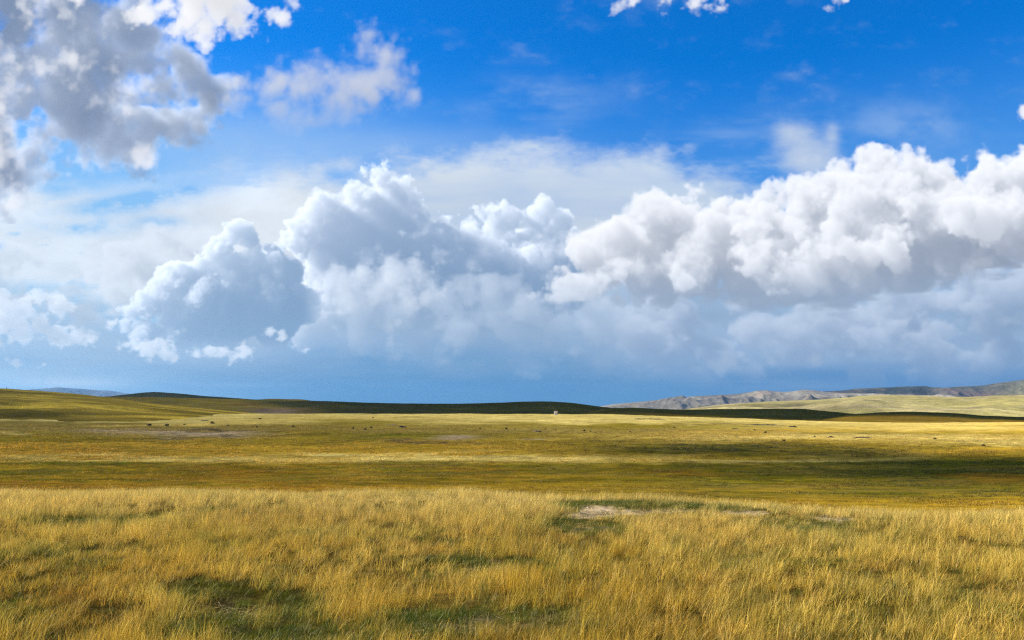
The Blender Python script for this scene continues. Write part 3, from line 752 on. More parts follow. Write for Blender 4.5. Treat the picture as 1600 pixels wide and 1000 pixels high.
def c_left(X, Y, Z, s, p):
    w = fnoise(X/90+Y/260, Y/45-X/160, 5, 101)
    C = blend(np.array((0.26, 0.175, 0.018)), STRAW*0.85, 0.52+1.1*w)
    C = blend(C, np.array((0.09, 0.072, 0.008)), np.clip(fnoise(X/150, Y/70, 4, 107)*1.6-0.15, 0, 0.9))
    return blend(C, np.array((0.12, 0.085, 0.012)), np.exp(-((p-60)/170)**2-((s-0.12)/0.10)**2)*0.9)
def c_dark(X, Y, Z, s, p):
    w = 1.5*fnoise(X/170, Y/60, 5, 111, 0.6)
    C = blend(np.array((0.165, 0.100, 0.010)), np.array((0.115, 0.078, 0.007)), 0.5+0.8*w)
    C = blend(C, OLIVE*1.0, (p < 480)*np.clip((490-p)/80, 0, 1)*(0.5+0.8*w))  # lighter olive on the left stands in for partial sunlight
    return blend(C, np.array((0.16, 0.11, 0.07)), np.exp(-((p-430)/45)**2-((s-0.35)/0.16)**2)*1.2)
def c_pale(X, Y, Z, s, p):
    w = fnoise(X/420, Y/300, 5, 121)
    C = blend(np.array((0.44, 0.36, 0.15)), np.array((0.33, 0.28, 0.09)), 0.5+0.9*w)
    return blend(C, np.array((0.17, 0.14, 0.06)), np.clip(fnoise(X/240, Y/140, 4, 127)*1.6-0.6, 0, 0.7))
def c_range(X, Y, Z, s, p):
    w = fnoise(X/700, Y/500, 5, 131)
    C = blend(np.array((0.33, 0.295, 0.22)), np.array((0.22, 0.20, 0.16)), 0.5+0.9*w)
    return blend(C, np.array((0.34, 0.24, 0.18)), np.clip(fnoise(X/500, Y/350, 4, 137)*1.8-0.9, 0, 0.6))
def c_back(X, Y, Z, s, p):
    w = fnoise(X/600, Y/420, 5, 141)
    C = blend(np.array((0.085, 0.085, 0.07)), np.array((0.055, 0.065, 0.05)), 0.5+0.9*w)  # dark slope colour stands in for a cloud shadow on this ridge
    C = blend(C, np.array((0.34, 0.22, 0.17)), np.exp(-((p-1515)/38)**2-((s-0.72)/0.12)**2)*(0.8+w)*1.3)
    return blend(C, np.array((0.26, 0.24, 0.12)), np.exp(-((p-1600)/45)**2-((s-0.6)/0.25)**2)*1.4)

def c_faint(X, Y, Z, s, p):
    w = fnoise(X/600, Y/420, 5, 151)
    return blend(np.array((0.25, 0.29, 0.34)), np.array((0.20, 0.24, 0.29)), 0.5+0.9*w)  # distance haze painted into the slopes as a pale blue albedo
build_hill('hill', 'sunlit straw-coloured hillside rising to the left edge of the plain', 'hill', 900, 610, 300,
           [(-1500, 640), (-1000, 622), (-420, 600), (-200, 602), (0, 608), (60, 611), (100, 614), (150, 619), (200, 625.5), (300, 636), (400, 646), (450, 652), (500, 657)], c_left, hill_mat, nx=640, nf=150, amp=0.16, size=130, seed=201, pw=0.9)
build_hill('hill', 'low dark peaked summit on the skyline behind the left hillside', 'hill', 2300, 500, 500,
           [(90, 627), (150, 621), (185, 618), (215, 614.5), (240, 612), (270, 614), (310, 618), (350, 621), (400, 624.3), (420, 623.2), (470, 624), (520, 630)], c_dark, hill_mat, nx=200, amp=0.03, size=160, seed=211)
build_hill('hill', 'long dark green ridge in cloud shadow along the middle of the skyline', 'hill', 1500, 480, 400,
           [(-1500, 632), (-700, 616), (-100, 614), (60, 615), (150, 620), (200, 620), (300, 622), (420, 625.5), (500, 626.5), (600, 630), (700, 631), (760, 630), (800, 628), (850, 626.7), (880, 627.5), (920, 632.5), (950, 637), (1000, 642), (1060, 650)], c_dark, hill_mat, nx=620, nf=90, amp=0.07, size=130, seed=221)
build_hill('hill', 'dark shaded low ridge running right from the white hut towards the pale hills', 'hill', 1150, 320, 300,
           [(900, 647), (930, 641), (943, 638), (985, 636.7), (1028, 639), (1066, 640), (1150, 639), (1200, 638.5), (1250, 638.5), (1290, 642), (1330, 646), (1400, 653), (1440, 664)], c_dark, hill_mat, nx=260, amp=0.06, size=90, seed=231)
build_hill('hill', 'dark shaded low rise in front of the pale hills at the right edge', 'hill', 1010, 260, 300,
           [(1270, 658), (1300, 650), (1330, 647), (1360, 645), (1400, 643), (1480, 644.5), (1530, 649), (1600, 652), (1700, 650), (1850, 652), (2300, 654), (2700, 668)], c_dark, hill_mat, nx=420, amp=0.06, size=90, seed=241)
build_hill('hill', 'smooth pale green sunlit hills below the mountains on the right', 'hill', 3800, 1900, 900,
           [(1010, 645), (1060, 640), (1120, 633), (1200, 627), (1300, 624), (1350, 618), (1400, 617.3), (1440, 619), (1500, 622), (1560, 619), (1600, 617), (1700, 612), (1900, 612), (2500, 620), (3000, 642)], c_pale, far_mat, nx=560, nf=140, amp=0.22, size=420, seed=251)
build_hill('mountain', 'bare tan mountain range with gullied slopes and a small cone on the right', 'mountain', 9000, 2600, 2000,
           [(900, 640), (925, 636), (960, 631), (1000, 628), (1040, 623), (1080, 618), (1120, 616), (1160, 613), (1180, 610), (1198, 606.5), (1216, 611), (1232, 611), (1250, 607.5), (1280, 608.5), (1310, 613), (1350, 615), (1400, 617), (1500, 622), (1650, 627), (1900, 640)], c_range, far_mat, nx=560, nf=130, rid=1.0, size=950, seed=261, amp=0.1)
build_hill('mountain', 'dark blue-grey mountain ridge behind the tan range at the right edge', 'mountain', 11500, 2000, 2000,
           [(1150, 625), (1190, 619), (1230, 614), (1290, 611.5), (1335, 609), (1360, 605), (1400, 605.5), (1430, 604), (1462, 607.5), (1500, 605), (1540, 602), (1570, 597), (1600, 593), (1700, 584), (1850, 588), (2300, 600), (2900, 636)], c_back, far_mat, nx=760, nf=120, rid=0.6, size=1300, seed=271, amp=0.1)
build_hill('mountain', 'faint blue distant mountains just above the left hillside', 'mountain', 15500, 1500, 1500,
           [(-60, 612), (20, 611), (60, 607.5), (90, 605), (120, 607), (150, 609), (185, 612), (230, 618)], c_faint, far_mat, nx=200, nf=60, rid=0.15, size=620, seed=281)


# ------------------------------------------------------------------ clouds that stand outside the picture and shade the hills
def cloud_material(thin):
    mt, nt, out = new_mat('cloud_vapour')
    d = nd(nt, 'ShaderNodeBsdfDiffuse', {'Color': (0.92, 0.92, 0.92, 1)})
    tl = nd(nt, 'ShaderNodeBsdfTranslucent', {'Color': (0.92, 0.92, 0.92, 1)})
    tr = nd(nt, 'ShaderNodeBsdfTransparent')
    m1 = nd(nt, 'ShaderNodeMixShader', {0: 0.45, 1: d.outputs[0], 2: tl.outputs[0]})
    m2 = nd(nt, 'ShaderNodeMixShader', {0: thin, 1: m1.outputs[0], 2: tr.outputs[0]})
    nt.links.new(m2.outputs[0], out.inputs['Surface'])
    return mt
def shade_cloud(label, spots, alt, seed, thin):
    """spots: ground ellipses (x, y, rx, ry) the cloud's shadow falls on"""
    t = alt/sun_dir.z
    r = random.Random(seed)
    bm = bmesh.new()
    for (x, y, rx, ry) in spots:
        cx, cy_ = x+sun_dir.x*t, y+sun_dir.y*t
        n0 = len(bm.verts)
        res = bmesh.ops.create_icosphere(bm, subdivisions=4, radius=1.0)
        hz = min(rx, ry)*0.30+30
        for v in res['verts']:
            d = v.co.normalized()
            k = 1+0.16*math.sin(d.x*7+r.random()*0.2+x)*math.cos(d.y*6+y)+0.07*math.sin(d.x*17+d.z*9)*math.cos(d.y*15+x)
            v.co = Vector((cx+d.x*rx*k, cy_+d.y*ry*k, alt+hz*(d.z*k if d.z > 0 else d.z*0.45)))
    for v in bm.verts:
        q_ = v.co; sz = 90.0 if len(spots) > 3 else 30.0
        e_ = float(ridged(np.array(q_.x/sz+q_.z/sz), np.array(q_.y/sz-q_.z/sz*0.7), 4, seed))-0.5
        v.co = q_+(q_-Vector((spots[0][0]+sun_dir.x*t, spots[0][1]+sun_dir.y*t, alt))).normalized()*e_*sz*0.35+Vector((0, 0, e_*sz*0.3))
    me = bpy.data.meshes.new('cloud'); bm.to_mesh(me); bm.free()
    me.polygons.foreach_set('use_smooth', np.full(len(me.polygons), True))
    me.materials.append(cloud_material(thin))
    o = link(bpy.data.objects.new('cloud', me))
    tag(o, label, 'cloud', kind='stuff')
shade_cloud('flat bottomed cloud high on the left shading the dark skyline ridges', [(-110, 1500, 300, 420), (150, 1480, 420, 470), (520, 1420, 420, 470), (830, 1330, 300, 420), (350, 1800, 700, 400), (800, 1700, 500, 400), (900, 1020, 330, 130), (640, 1060, 300, 150), (420, 1130, 260, 190), (1100, 1150, 400, 240)], 2300, 5, 0.33)
shade_cloud('small cloud high on the left shading the far dark summit', [(-1020, 2300, 240, 300), (-860, 2380, 180, 280), (-1180, 2400, 240, 300)], 2500, 6, 0.2)
shade_cloud('small cloudlet high on the left shading the swale at the right', [(62, 142, 46, 15), (118, 118, 70, 34), (170, 106, 85, 58), (240, 120, 100, 70), (40, 100, 30, 12)], 2000, 7, 0.45)

# ------------------------------------------------------------------ grass
def grass_material():
    mt, nt, out = new_mat('grass_blades')
    g = nd(nt, 'ShaderNodeAttribute', attribute_type='INSTANCER', attribute_name='tint')
    oi = nd(nt, 'ShaderNodeObjectInfo')
    rnd = nd(nt, 'ShaderNodeVertexColor', layer_name='cover').outputs[0]      # blade to blade variation
    col = nd(nt, 'ShaderNodeVectorMath', {0: g.outputs['Color'], 1: rnd}, operation='MULTIPLY').outputs[0]
    f = rng_node(nt, oi.outputs['Random'], 0, 1, 0.62, 1.38)
    col = nd(nt, 'ShaderNodeVectorMath', {0: col, 'Scale': f}, operation='SCALE').outputs[0]
    d = nd(nt, 'ShaderNodeBsdfDiffuse', {'Color': col})
    t = nd(nt, 'ShaderNodeBsdfTranslucent', {'Color': col})
    gl = nd(nt, 'ShaderNodeBsdfGlossy', {'Color': (0.9, 0.85, 0.7, 1), 'Roughness': 0.5})
    m1 = nd(nt, 'ShaderNodeMixShader', {0: 0.34, 1: d.outputs[0], 2: t.outputs[0]})
    m2 = nd(nt, 'ShaderNodeMixShader', {0: 0.03, 1: m1.outputs[0], 2: gl.outputs[0]})
    nt.links.new(m2.outputs[0], out.inputs[0])
    return mt
grass_mat = grass_material()

def tuft_mesh(name, seed, blades, spread, h0, h1, w, lean, curve_, head=0.0, flat=False, var=0.25):
    r = np.random.default_rng(seed)
    V, Fc, Cc = [], [], []
    for b in range(blades):
        a = r.uniform(0, 2*np.pi); q = spread*np.sqrt(r.random())
        bx, by = q*np.cos(a), q*np.sin(a)
        h = r.uniform(h0, h1)
        az = r.uniform(0, 2*np.pi)
        ln = np.array([np.cos(az), np.sin(az)])*abs(r.normal(0, lean)) + np.array([0.13, -0.02])   # the wind leans it to the right
        cv = curve_*r.uniform(0.3, 1.5)
        fa = r.uniform(0, np.pi)
        side = np.array([np.cos(fa), np.sin(fa), 0])
        ww = w*r.uniform(0.7, 1.3)
        tone = 1+r.normal(0, var) if r.random() > 0.12 else 0.42
        c = np.clip(np.array((tone, tone*(1+r.normal(0, 0.05)), tone*(1+r.normal(0, 0.12)))), 0.35, 1.9)
        n0 = len(V); segs = 3
        hd = r.random() < head
        for k in range(segs+1):
            t = k/segs
            off = ln*(t+cv*t*t)*h
            zz = h*t*(1-0.22*cv*t)
            if flat: off, zz = np.array([np.cos(az), np.sin(az)])*h*(t-0.5), 0.02+0.03*t*(1-t)*4*r.uniform(0.2, 1)
            wd = ww*(1.0 if k == 0 else (1.0-0.25*k if not hd else (0.6, 0.6, 1.7)[k-1] if k < 3 else 0.5))
            if k == segs and not hd:
                V.append((bx+off[0], by+off[1], zz)); Cc.append(c)
            else:
                s = side*wd*0.5
                V.append((bx+off[0]-s[0], by+off[1]-s[1], zz)); V.append((bx+off[0]+s[0], by+off[1]+s[1], zz)); Cc += [c, c]
        for k in range(segs-1):
            i = n0+2*k; Fc.append((i, i+1, i+3, i+2))
        i = n0+2*(segs-1)
        Fc.append((i, i+1, i+3, i+2) if hd else (i, i+1, i+2))
    me = bpy.data.meshes.new(name)
    me.from_pydata([tuple(map(float, v)) for v in V], [], Fc)
    at = me.color_attributes.new('cover', 'FLOAT_COLOR', 'POINT')
    c4 = np.ones((len(V), 4), np.float32); c4[:, :3] = np.array(Cc)
    at.data.foreach_set('color', c4.ravel())
    me.materials.append(grass_mat)
    return me

def tuft_set(name, specs):
    col = bpy.data.collections.new(name)
    for i, kw in enumerate(specs):
        o = bpy.data.objects.new('%s_%02d' % (name, i), tuft_mesh(name, **kw))
        col.objects.link(o)
    return col

def scatter(name, label, col, P, rot, scl, tint, idx, cat='grass'):
    n = len(P)
    me = bpy.data.meshes.new(name)
    me.vertices.add(n); me.vertices.foreach_set('co', P.astype(np.float32).ravel())
    for nm, ty, key, arr in (('rot', 'FLOAT_VECTOR', 'vector', rot), ('scl', 'FLOAT_VECTOR', 'vector', scl), ('idx', 'INT', 'value', idx)):
        at = me.attributes.new(nm, ty, 'POINT'); at.data.foreach_set(key, np.ascontiguousarray(arr.astype(np.int32 if ty == 'INT' else np.float32)).ravel())
    at = me.attributes.new('tint', 'FLOAT_COLOR', 'POINT')
    c4 = np.ones((n, 4), np.float32); c4[:, :3] = tint; at.data.foreach_set('color', c4.ravel())
    o = link(bpy.data.objects.new(name, me))
    ng = bpy.data.node_groups.new(name, 'GeometryNodeTree')
    ng.interface.new_socket('Geometry', in_out='INPUT', socket_type='NodeSocketGeometry')
    ng.interface.new_socket('Geometry', in_out='OUTPUT', socket_type='NodeSocketGeometry')
    gi = ng.nodes.new('NodeGroupInput'); go = ng.nodes.new('NodeGroupOutput')
    ci = ng.nodes.new('GeometryNodeCollectionInfo'); ci.inputs['Collection'].default_value = col
    ci.inputs['Separate Children'].default_value = True; ci.inputs['Reset Children'].default_value = True
    ip = ng.nodes.new('GeometryNodeInstanceOnPoints'); ip.inputs['Pick Instance'].default_value = True
    def attr(nm, ty):
        a = ng.nodes.new('GeometryNodeInputNamedAttribute'); a.data_type = ty; a.inputs['Name'].default_value = nm
        return [s for s in a.outputs if s.enabled and s.name == 'Attribute'][0]
    L = ng.links.new
    L(gi.outputs[0], ip.inputs['Points']); L(ci.outputs[0], ip.inputs['Instance'])
    L(attr('idx', 'INT'), ip.inputs['Instance Index']); L(attr('scl', 'FLOAT_VECTOR'), ip.inputs['Scale'])
    e = ng.nodes.new('FunctionNodeEulerToRotation'); L(attr('rot', 'FLOAT_VECTOR'), e.inputs[0]); L(e.outputs[0], ip.inputs['Rotation'])
    L(ip.outputs[0], go.inputs[0])
    md = o.modifiers.new('scatter', 'NODES'); md.node_group = ng
    tag(o, label, cat, kind='stuff')
    return o

GR = np.random.default_rng(5)
def strew(y0, y1, dens_fn, marg=0.74):
    """random ground points between two distances, thinned by a density (per square metre)"""
    out = []
    edges = np.geomspace(y0, y1, 26)
    for a, b in zip(edges[:-1], edges[1:]):
        wd = marg*b+1.5
        n = int((b-a)*2*wd*dens_fn(0.5*(a+b)))
        Y = GR.uniform(a, b, n); X = GR.uniform(-wd, wd, n)
        out.append(np.c_[X, Y])
    return np.concatenate(out)

# tall straw of the near field
tall = tuft_set('straw_tuft', [dict(seed=s, blades=25, spread=0.13, h0=0.16, h1=0.43, w=0.0050, lean=0.30, curve_=0.45, head=0.30) for s in range(10)])
q = strew(7.5, 46, lambda d: 46 if d < 14 else 40)
X, Y = q[:, 0], q[:, 1]
d = Y-crest(CX+F_PX*X/Y)
bare, gr, ru = near_masks(X, Y)
# bare soil also needs the grass in front of it (towards the eye) to be short
b2 = np.maximum.reduce([near_masks(X, Y+k)[0]*f for k, f in ((0.7, 0.9), (1.4, 0.7), (2.2, 0.45))])*(Y > 20)
dens = 0.66+0.55*fnoise(X/0.8, Y/0.8, 4, 301)
keep = (d < 7+16*(GR.random(len(X)) < 0.12*ss(600, 1500, CX+F_PX*X/Y)+0.02))*(GR.random(len(X)) < dens*(1-1.15*bare)*(1-0.3*gr)*np.clip(1.35-d/6, 0.25, 1))
keep = keep.astype(bool)
X, Y, bare, gr, ru, b2 = (a[keep] for a in (X, Y, bare, gr, ru, b2))
n = len(X)
hs = np.clip(0.98+0.28*fnoise(X/2.5, Y/2.5, 4, 303)+GR.normal(0, 0.12, n), 0.45, 1.5)*(1-0.55*np.clip(gr, 0, 1)**1.5)*(1-0.3*ru)*(1-0.72*np.clip(b2, 0, 1))*(1-0.5*bare)
va = fnoise(X/3.2, Y/4.0, 4, 305)
cr = np.clip((Y-17)/11, 0, 1)
base = blend(np.array((0.55, 0.355, 0.034)), np.array((0.70, 0.478, 0.072)), 0.55+0.8*va+0.35*cr-0.2*np.clip((13-Y)/5, 0, 1))
base = blend(base, PALE*1.12, 0.75*cr**1.5)
base = blend(base, np.array((0.30, 0.28, 0.04)), gr*0.8)
base = blend(base, np.array((0.095, 0.12, 0.012)), np.clip(gr*2-0.95, 0, 0.9))
base = blend(base, RUST*1.5, ru*0.7)
gmix = GR.random(n) < (0.10+0.08*(X > 3))
base[gmix] = base[gmix]*0.4+np.array((0.22, 0.23, 0.035))*0.6
P = np.c_[X, Y, ground_z(X, Y)-0.01]
rot = np.c_[GR.normal(0, 0.10, n), GR.normal(0.02, 0.12, n), GR.uniform(-1.3, 1.3, n)]
scatter('grass', 'tall golden dry grass leaning right over the whole foreground', tall, P, rot, np.c_[np.full(n, 1.0), np.full(n, 1.0), hs]*np.clip(0.75+0.25*hs, 0.6, 1.1)[:, None], base, GR.integers(0, 10, n))
print('tall', n)

# short green growth in the hollows and under the straw
short = tuft_set('green_tuft', [dict(seed=40+s, blades=26, spread=0.12, h0=0.05, h1=0.17, w=0.0075, lean=0.55, curve_=0.5, var=0.22) for s in range(6)])
q = strew(7.5, 34, lambda d: 42)
X, Y = q[:, 0], q[:, 1]
d = Y-crest(CX+F_PX*X/Y)
bare, gr, ru = near_masks(X, Y)
keep = (d < 2) & (GR.random(len(X)) < np.clip(gr*1.2+0.10, 0, 1)*(1-1.02*np.clip(bare*1.25, 0, 1)+0.04))
X, Y, gr = X[keep], Y[keep], gr[keep]; n = len(X)
tint = blend(np.array((0.085, 0.115, 0.010)), np.array((0.14, 0.14, 0.012)), 0.4+0.9*fnoise(X/1.2, Y/1.2, 3, 311))
P = np.c_[X, Y, ground_z(X, Y)-0.02]
sc = GR.uniform(0.7, 1.35, n)
scatter('green_grass', 'short green grass growing round the bare hollows of the foreground', short, P, np.c_[GR.normal(0, .1, (n, 2)), GR.uniform(0, 6.28, n)], np.c_[sc, sc, sc], tint, GR.integers(0, 6, n))
print('short', n)

# dead stalks lying on the bare soil
lying = tuft_set('dead_stalk', [dict(seed=70+s, blades=5, spread=0.16, h0=0.12, h1=0.40, w=0.009, lean=0, curve_=0, flat=True, var=0.3) for s in range(5)])
q = strew(7.5, 32, lambda d: 60)
X, Y = q[:, 0], q[:, 1]
bare, gr, ru = near_masks(X, Y)
keep = (GR.random(len(X)) < np.clip(bare*1.2-0.2, 0, 1)*np.where(Y > 20, 0.35, 0.75)); X, Y = X[keep], Y[keep]; n = len(X)
P = np.c_[X, Y, ground_z(X, Y)-0.02]
scatter('dead_stalks', 'pale dead grass stalks lying on the bare soil patches', lying, P, np.c_[GR.normal(0, .12, (n, 2)), GR.uniform(0, 6.28, n)], np.ones((n, 3)), blend(np.tile(SOIL*1.2, (n, 1)), np.tile(PALE, (n, 1)), GR.random(n)), GR.integers(0, 5, n), cat='dead grass')
print('lying', n)

# clods of dry soil on the bare patches
def clod_mesh(seed):
    r = random.Random(seed)
    bm = bmesh.new(); bmesh.ops.create_icosphere(bm, subdivisions=1, radius=0.5)
    for v in bm.verts: v.co = v.co*r.uniform(0.7, 1.2); v.co.z *= 0.55
    me = bpy.data.meshes.new('clod'); bm.to_mesh(me); bm.free()
    at = me.color_attributes.new('cover', 'FLOAT_COLOR', 'POINT'); at.data.foreach_set('color', np.ones(len(me.vertices)*4, np.float32))
    me.materials.append(soil_mat); return me
def soil_material():
    mt, nt, out = new_mat('soil_clods')
    g = nd(nt, 'ShaderNodeAttribute', attribute_type='INSTANCER', attribute_name='tint')
    b = nd(nt, 'ShaderNodeBsdfDiffuse', {'Color': g.outputs['Color']}); nt.links.new(b.outputs[0], out.inputs[0]); return mt
soil_mat = soil_material()
clods = bpy.data.collections.new('soil_clod')
for s_ in range(4): clods.objects.link(bpy.data.objects.new('soil_clod_%02d' % s_, clod_mesh(s_)))
q = strew(7.5, 32, lambda d: 110)
X, Y = q[:, 0], q[:, 1]
bare, gr, ru = near_masks(X, Y)
keep = GR.random(len(X)) < np.clip(bare*1.4-0.35, 0, 1)*np.clip(0.5+1.2*fnoise(X/0.5, Y/0.5, 3, 331), 0, 1); X, Y = X[keep], Y[keep]; n = len(X)
sc = GR.uniform(0.02, 0.075, n)*np.where(GR.random(n) < 0.06, 2.0, 1.0)
tint = np.where((Y > 20)[:, None], SOIL, DARKSOIL*1.5)*GR.uniform(0.7, 1.15, n)[:, None]
scatter('soil_clods', 'crumbly clods of dry soil on the bare patches of the foreground', clods, np.c_[X, Y, ground_z(X, Y)-0.045], GR.uniform(0, 6.28, (n, 3))*np.array((0.1, 0.1, 1)), np.c_[sc*1.4, sc, sc], tint, GR.integers(0, 4, n), cat='soil')
print('clods', n)

# low clumps over the swale and the plain behind it
clump = tuft_set('meadow_clump', [dict(seed=90+s, blades=24, spread=0.32, h0=0.06, h1=0.20, w=0.024, lean=0.45, curve_=0.4, var=0.3) for s in range(6)])
q = strew(42, 330, lambda d: 3.4*(60/max(d, 60))**0.9 if d > 60 else 4.5, marg=0.70)
X, Y = q[:, 0], q[:, 1]
z = ground_z(X, Y)
w = fnoise(X/6.0, Y/2.2, 4, 321)
keep = GR.random(len(X)) < 0.55+0.7*w
X, Y, z, w = X[keep], Y[keep], z[keep], w[keep]; n = len(X)
tint = meadow_colour(X, Y, z)*(1.08+0.10*GR.normal(0, 1, n))[:, None]
tint = np.clip(tint, 0.01, 0.7)
sc = np.clip(GR.uniform(0.7, 1.3, n)*(0.9+0.5*w), 0.4, 1.6)*np.clip(Y/110, 0.8, 1.5)
scatter('meadow_grass', 'low clumped grass of the swale and plain behind the foreground', clump, np.c_[X, Y, z-0.02], np.c_[GR.normal(0, .06, (n, 2)), GR.uniform(-1, 1, n)], np.c_[sc*1.2, sc, sc*0.9], tint, GR.integers(0, 6, n))
print('clumps', n)

# ------------------------------------------------------------------ shrubs and earth banks out on the plain
def solid_mat(name, c1, c2, scale, rough=0.9):
    mt, nt, out = new_mat(name)
    geo = nd(nt, 'ShaderNodeNewGeometry')
    n = noise_node(nt, geo.outputs['Position'], scale, 4, 0.6)
    col = mixc(nt, rng_node(nt, n, 0.35, 0.65), (*c1, 1), (*c2, 1))
    b = nd(nt, 'ShaderNodeBsdfPrincipled', {'Base Color': col, 'Roughness': rough})
    nt.links.new(b.outputs[0], out.inputs[0])
    return mt
leaf_mat = solid_mat('dark_shrub_leaves', (0.045, 0.032, 0.018), (0.030, 0.034, 0.014), 4.0)
twig_mat = solid_mat('shrub_twigs', (0.10, 0.07, 0.045), (0.06, 0.045, 0.03), 6.0)
earth_mat = solid_mat('dark_turf_bank', (0.10, 0.07, 0.045), (0.055, 0.045, 0.022), 1.2)

def shrub_meshes(seed, flat):
    r = np.random.default_rng(seed)
    V, Fc = [], []
    for k in range(110):
        dvec = r.standard_normal(3); dvec[2] = abs(dvec[2]); dvec /= np.linalg.norm(dvec)
        lump = 1+0.25*np.sin(dvec[0]*5+seed)*np.cos(dvec[1]*4+seed)
        c = dvec*np.array((0.5, 0.5, 0.8))*lump*r.uniform(0.55, 1.0)+np.array((0, 0, 0.12))
        a = r.standard_normal(3); b = r.standard_normal(3)
        a /= np.linalg.norm(a); b -= a*(a@b); b /= np.linalg.norm(b)
        s = r.uniform(0.09, 0.17)
        i = len(V)
        V += [tuple(c-a*s), tuple(c+b*s*0.6), tuple(c+a*s), tuple(c-b*s*0.6)]
        Fc.append((i, i+1, i+2, i+3))
    lm = bpy.data.meshes.new('leaves'); lm.from_pydata([tuple(map(float, v)) for v in V], [], Fc); lm.materials.append(leaf_mat)
    V, Fc = [], []
    for k in range(7):
        a = r.uniform(0, 6.28); t = np.array((np.cos(a)*0.35, np.sin(a)*0.35, r.uniform(0.45, 0.75)))
        i = len(V); w = 0.03
        V += [(w, 0, -0.05), (-w*.5, w, -0.05), (-w*.5, -w, -0.05), tuple(t)]
        Fc += [(i, i+1, i+3), (i+1, i+2, i+3), (i+2, i, i+3)]
    tm = bpy.data.meshes.new('stem'); tm.from_pydata([tuple(map(float, v)) for v in V], [], Fc); tm.materials.append(twig_mat)
    return lm, tm
SH = [shrub_meshes(s, False) for s in (3, 8, 14, 21)]
def shrub(p, y, wpx, hpx, label, k):
    g = ground_at(p, y)
    e = link(bpy.data.objects.new('shrub', None)); e.location = g; e.empty_display_size = 0.3
    e.scale = (wpx*g.y/F_PX, wpx*g.y/F_PX, hpx*g.y/F_PX/0.95); e.rotation_euler = (0, 0, k*1.7)
    tag(e, label, 'shrub', 'dark shrubs dotted over the plain')
    for nm, me in zip(('leaves', 'stem'), SH[k % 4]):
        o = link(bpy.data.objects.new(nm, me)); o.parent = e
def bank(p, y, wpx, hpx, label, k):
    """a low broken turf step: grassy back, dark earth face"""
    g = ground_at(p, y)
    s = g.y/F_PX; L = wpx*s; hgt = hpx*s
    r = np.random.default_rng(k+400)
    n = 26; xs = np.linspace(-0.5, 0.5, n)*L
    env = np.clip(1-np.abs(np.linspace(-1, 1, n))**2.5, 0, 1)*(0.6+0.5*np.abs(fnoise(xs/2.0+k*9, xs*0, 3, k)))
    wob = fnoise(xs/4.0+k*5, xs*0, 3, k+3)*0.8
    rows = []
    for (dy, hz) in ((-0.25, -0.3), (0.0, 0.05), (0.12, 0.75), (0.35, 1.0), (1.4, 0.6), (3.5, -0.3)):
        rows.append(np.c_[xs, dy+wob+r.normal(0, .03, n), hz*hgt*env-0.03])
    o = grid_mesh('earth_bank', np.stack(rows), earth_mat)
    o.location = g
    tag(o, label, 'earth bank', 'low dark earth banks on the plain')

SHRUBS = [(233, 665.5, 9, 4.0, 'dark rounded shrub above the left end of the pale soil scar'), (260.5, 666, 8, 4.0, 'dark round shrub just right of the one over the scar'), (332, 662.5, 8, 4, 'dark shrub at the foot of the left hillside'),
          (401.5, 668, 4, 2.5, 'small dark shrub right of the pale soil scar'), (406, 655, 6, 2.0, 'flat dark shrub on the edge where the hillside meets the plain'), (356, 665.5, 4, 2.2, 'tiny dark shrub above the right end of the pale scar'), (288, 664, 6, 2, 'low dark shrub between the scar and the lit slope'),
          (458, 667.5, 4, 3.0, 'dark shrub alone right of the left hillside'), (552, 670.5, 4, 3, 'leftmost dark shrub of a group of three left of the long bank'), (570.5, 672, 5, 3.2, 'lowest dark shrub of the group of three'), (580, 669, 4.5, 3, 'rightmost dark shrub of the group of three'),
          (583, 653.5, 3, 1.8, 'speck of dark shrub near the pale band above the group of three'), (750, 670.5, 3.2, 2.2, 'small dark shrub left of the bright plain'), (791, 670.8, 4.5, 3.0, 'dark round shrub in the middle of the plain'), (805, 671.5, 2.5, 1.8, 'tiny dark shrub right of the middle one'),
          (852, 671.5, 4.5, 1.8, 'flat dark shrub below the white hut'), (868, 673, 2.6, 2.0, 'tiny dark shrub straight under the hut'), (913, 674, 4.5, 3.0, 'dark round shrub right of the hut on the plain'), (923, 675, 2.2, 1.8, 'tiny dark shrub beside the round one'), (985, 675.5, 3.2, 2.2, 'small dark shrub on the pale strip'),
          (1054, 668.5, 4.5, 2.0, 'flat dark shrub above the pale strip'), (1179, 672.5, 4, 2.2, 'small dark shrub on the bright grass right of centre'), (1196, 677, 5, 3.2, 'dark round shrub on the bright grass right of centre'), (1225, 690, 6, 3.4, 'dark shrub by the upper edge of the dark green meadow'),
          (1273, 683, 4, 2.4, 'small dark shrub on the pale strip further right'), (1461, 686.5, 6, 3.0, 'dark shrub towards the right edge of the plain'), (1536, 697, 7, 3.2, 'rightmost dark shrub on the plain')]
for i, a in enumerate(SHRUBS): shrub(*a, i)
BANKS = [(320, 657.5, 15, 2.2, 'short dark earth bank on the lit slope of the left hillside'), (628, 668, 14, 3.0, 'dark earth bank left of the middle of the plain'), (612, 664.5, 24, 1.6, 'thin long earth bank just above the dark one'), (840, 675, 15, 3.4, 'broken dark earth bank below the white hut'),
         (1149, 670.5, 14, 2.0, 'dark earth bank on the bright grass right of centre'), (1239, 667.5, 16, 3.0, 'dark earth step in the bright slope at right'), (1299, 684, 14, 3.0, 'dark earth bank on the pale strip at right'), (1349, 685, 28, 3.2, 'longest dark earth bank on the pale strip at right'), (1010, 655, 60, 1.4, 'thin eroded earth step in the bright band right of the hut'), (1180, 664, 90, 1.6, 'long thin eroded step below the dark ridge at right')]
for i, a in enumerate(BANKS): bank(*a, i)

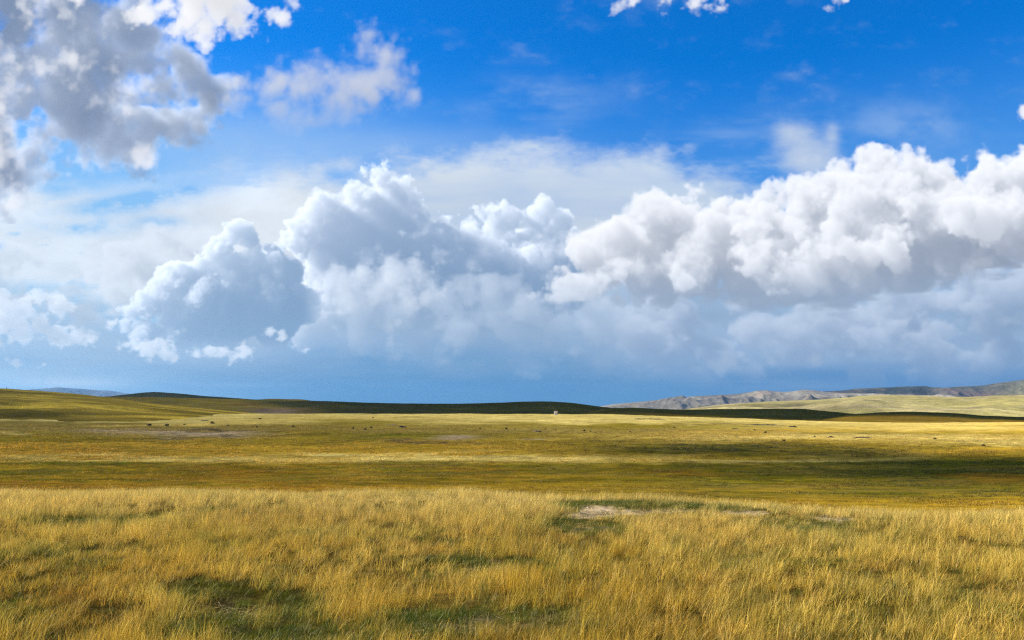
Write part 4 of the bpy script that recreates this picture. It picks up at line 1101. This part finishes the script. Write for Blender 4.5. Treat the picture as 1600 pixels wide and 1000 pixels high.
# ------------------------------------------------------------------ the hut
def box_mesh(name, x0, x1, y0, y1, z0, z1, mat, parent, bevel=0.0):
    bm = bmesh.new()
    bmesh.ops.create_cube(bm, size=1)
    for v in bm.verts:
        v.co = Vector(((x0+x1)/2+v.co.x*(x1-x0), (y0+y1)/2+v.co.y*(y1-y0), (z0+z1)/2+v.co.z*(z1-z0)))
    if bevel: bmesh.ops.bevel(bm, geom=bm.edges[:], offset=bevel, segments=2, affect='EDGES')
    me = bpy.data.meshes.new(name); bm.to_mesh(me); bm.free(); me.materials.append(mat)
    o = link(bpy.data.objects.new(name, me)); o.parent = parent
    return o
plaster = solid_mat('whitewashed_wall', (0.50, 0.46, 0.43), (0.40, 0.36, 0.33), 1.5)
slab = solid_mat('pale_roof_slab', (0.58, 0.56, 0.54), (0.48, 0.46, 0.44), 2.0)
wood = solid_mat('grey_door_wood', (0.28, 0.24, 0.21), (0.2, 0.17, 0.15), 5.0)
glass = solid_mat('dark_pane', (0.05, 0.05, 0.06), (0.07, 0.07, 0.08), 3.0, 0.2)
g = ground_at(868.5, 648.2)
hut = link(bpy.data.objects.new('hut', None)); hut.location = g; hut.rotation_euler = (0, 0, rad(-28))
tag(hut, 'small whitewashed hut standing alone at the foot of the dark ridge', 'hut')
s = g.y/F_PX*6.0
hw, hd, hh = s*0.36, s*0.32, s*0.86
box_mesh('wall', -hw, hw, -hd, -hd+0.25, -0.2, hh, plaster, hut)
box_mesh('wall', -hw, hw, hd-0.25, hd, -0.2, hh, plaster, hut)
box_mesh('wall', -hw, -hw+0.25, -hd+0.252, hd-0.252, -0.2, hh, plaster, hut)
box_mesh('wall', hw-0.25, hw, -hd+0.252, hd-0.252, -0.2, hh, plaster, hut)
box_mesh('roof', -hw-0.18, hw+0.18, -hd-0.18, hd+0.18, hh+0.003, hh+0.28, slab, hut, 0.03)
dr = box_mesh('door', -0.1*hw, 0.62*hw, -hd-0.05, -hd-0.003, 0.0, hh*0.66, wood, hut)
hn = box_mesh('handle', 0.02*hw, 0.08*hw, -hd-0.11, -hd-0.053, hh*0.3, hh*0.34, glass, dr)
wn = box_mesh('window', -hw-0.05, -hw-0.003, -0.35*hd, 0.35*hd, hh*0.42, hh*0.72, wood, hut)
box_mesh('pane', -hw-0.07, -hw-0.053, -0.27*hd, 0.27*hd, hh*0.46, hh*0.68, glass, wn)

# a thin marker post on the skyline of the left hillside
ps = link(bpy.data.objects.new('marker_post', None))
Yp = 900.0; ps.location = ((10.5-CX)/F_PX*Yp, Yp, EYE+(HY-608.4)/F_PX*Yp-0.3)
tag(ps, 'tiny dark marker post on the skyline at the far left', 'post')
box_mesh('pole', -0.16, 0.16, -0.16, 0.16, -0.8, 2.0, twig_mat, ps)
box_mesh('cap_stone', -0.45, 0.45, -0.35, 0.35, 2.003, 2.5, earth_mat, ps, 0.08)

# ------------------------------------------------------------------ the air
HAZE = 2.2e-5
bm = bmesh.new(); bmesh.ops.create_cube(bm, size=1)
for v in bm.verts: v.co = Vector((v.co.x*56000, 8000+v.co.y*24000, -140 if v.co.z < 0 else 620))
me = bpy.data.meshes.new('haze'); bm.to_mesh(me); bm.free()
mt, nt, out = new_mat('haze_air')
mt.cycles.volume_sampling = 'DISTANCE'; mt.cycles.homogeneous_volume = True
v = nd(nt, 'ShaderNodeVolumePrincipled', {'Color': (0.30, 0.62, 1.0, 1), 'Density': HAZE, 'Anisotropy': 0.55})
nt.links.new(v.outputs[0], out.inputs['Volume'])
me.materials.append(mt)
tag(link(bpy.data.objects.new('haze', me)), 'thin blue haze of the air over the whole steppe', 'haze', kind='stuff')
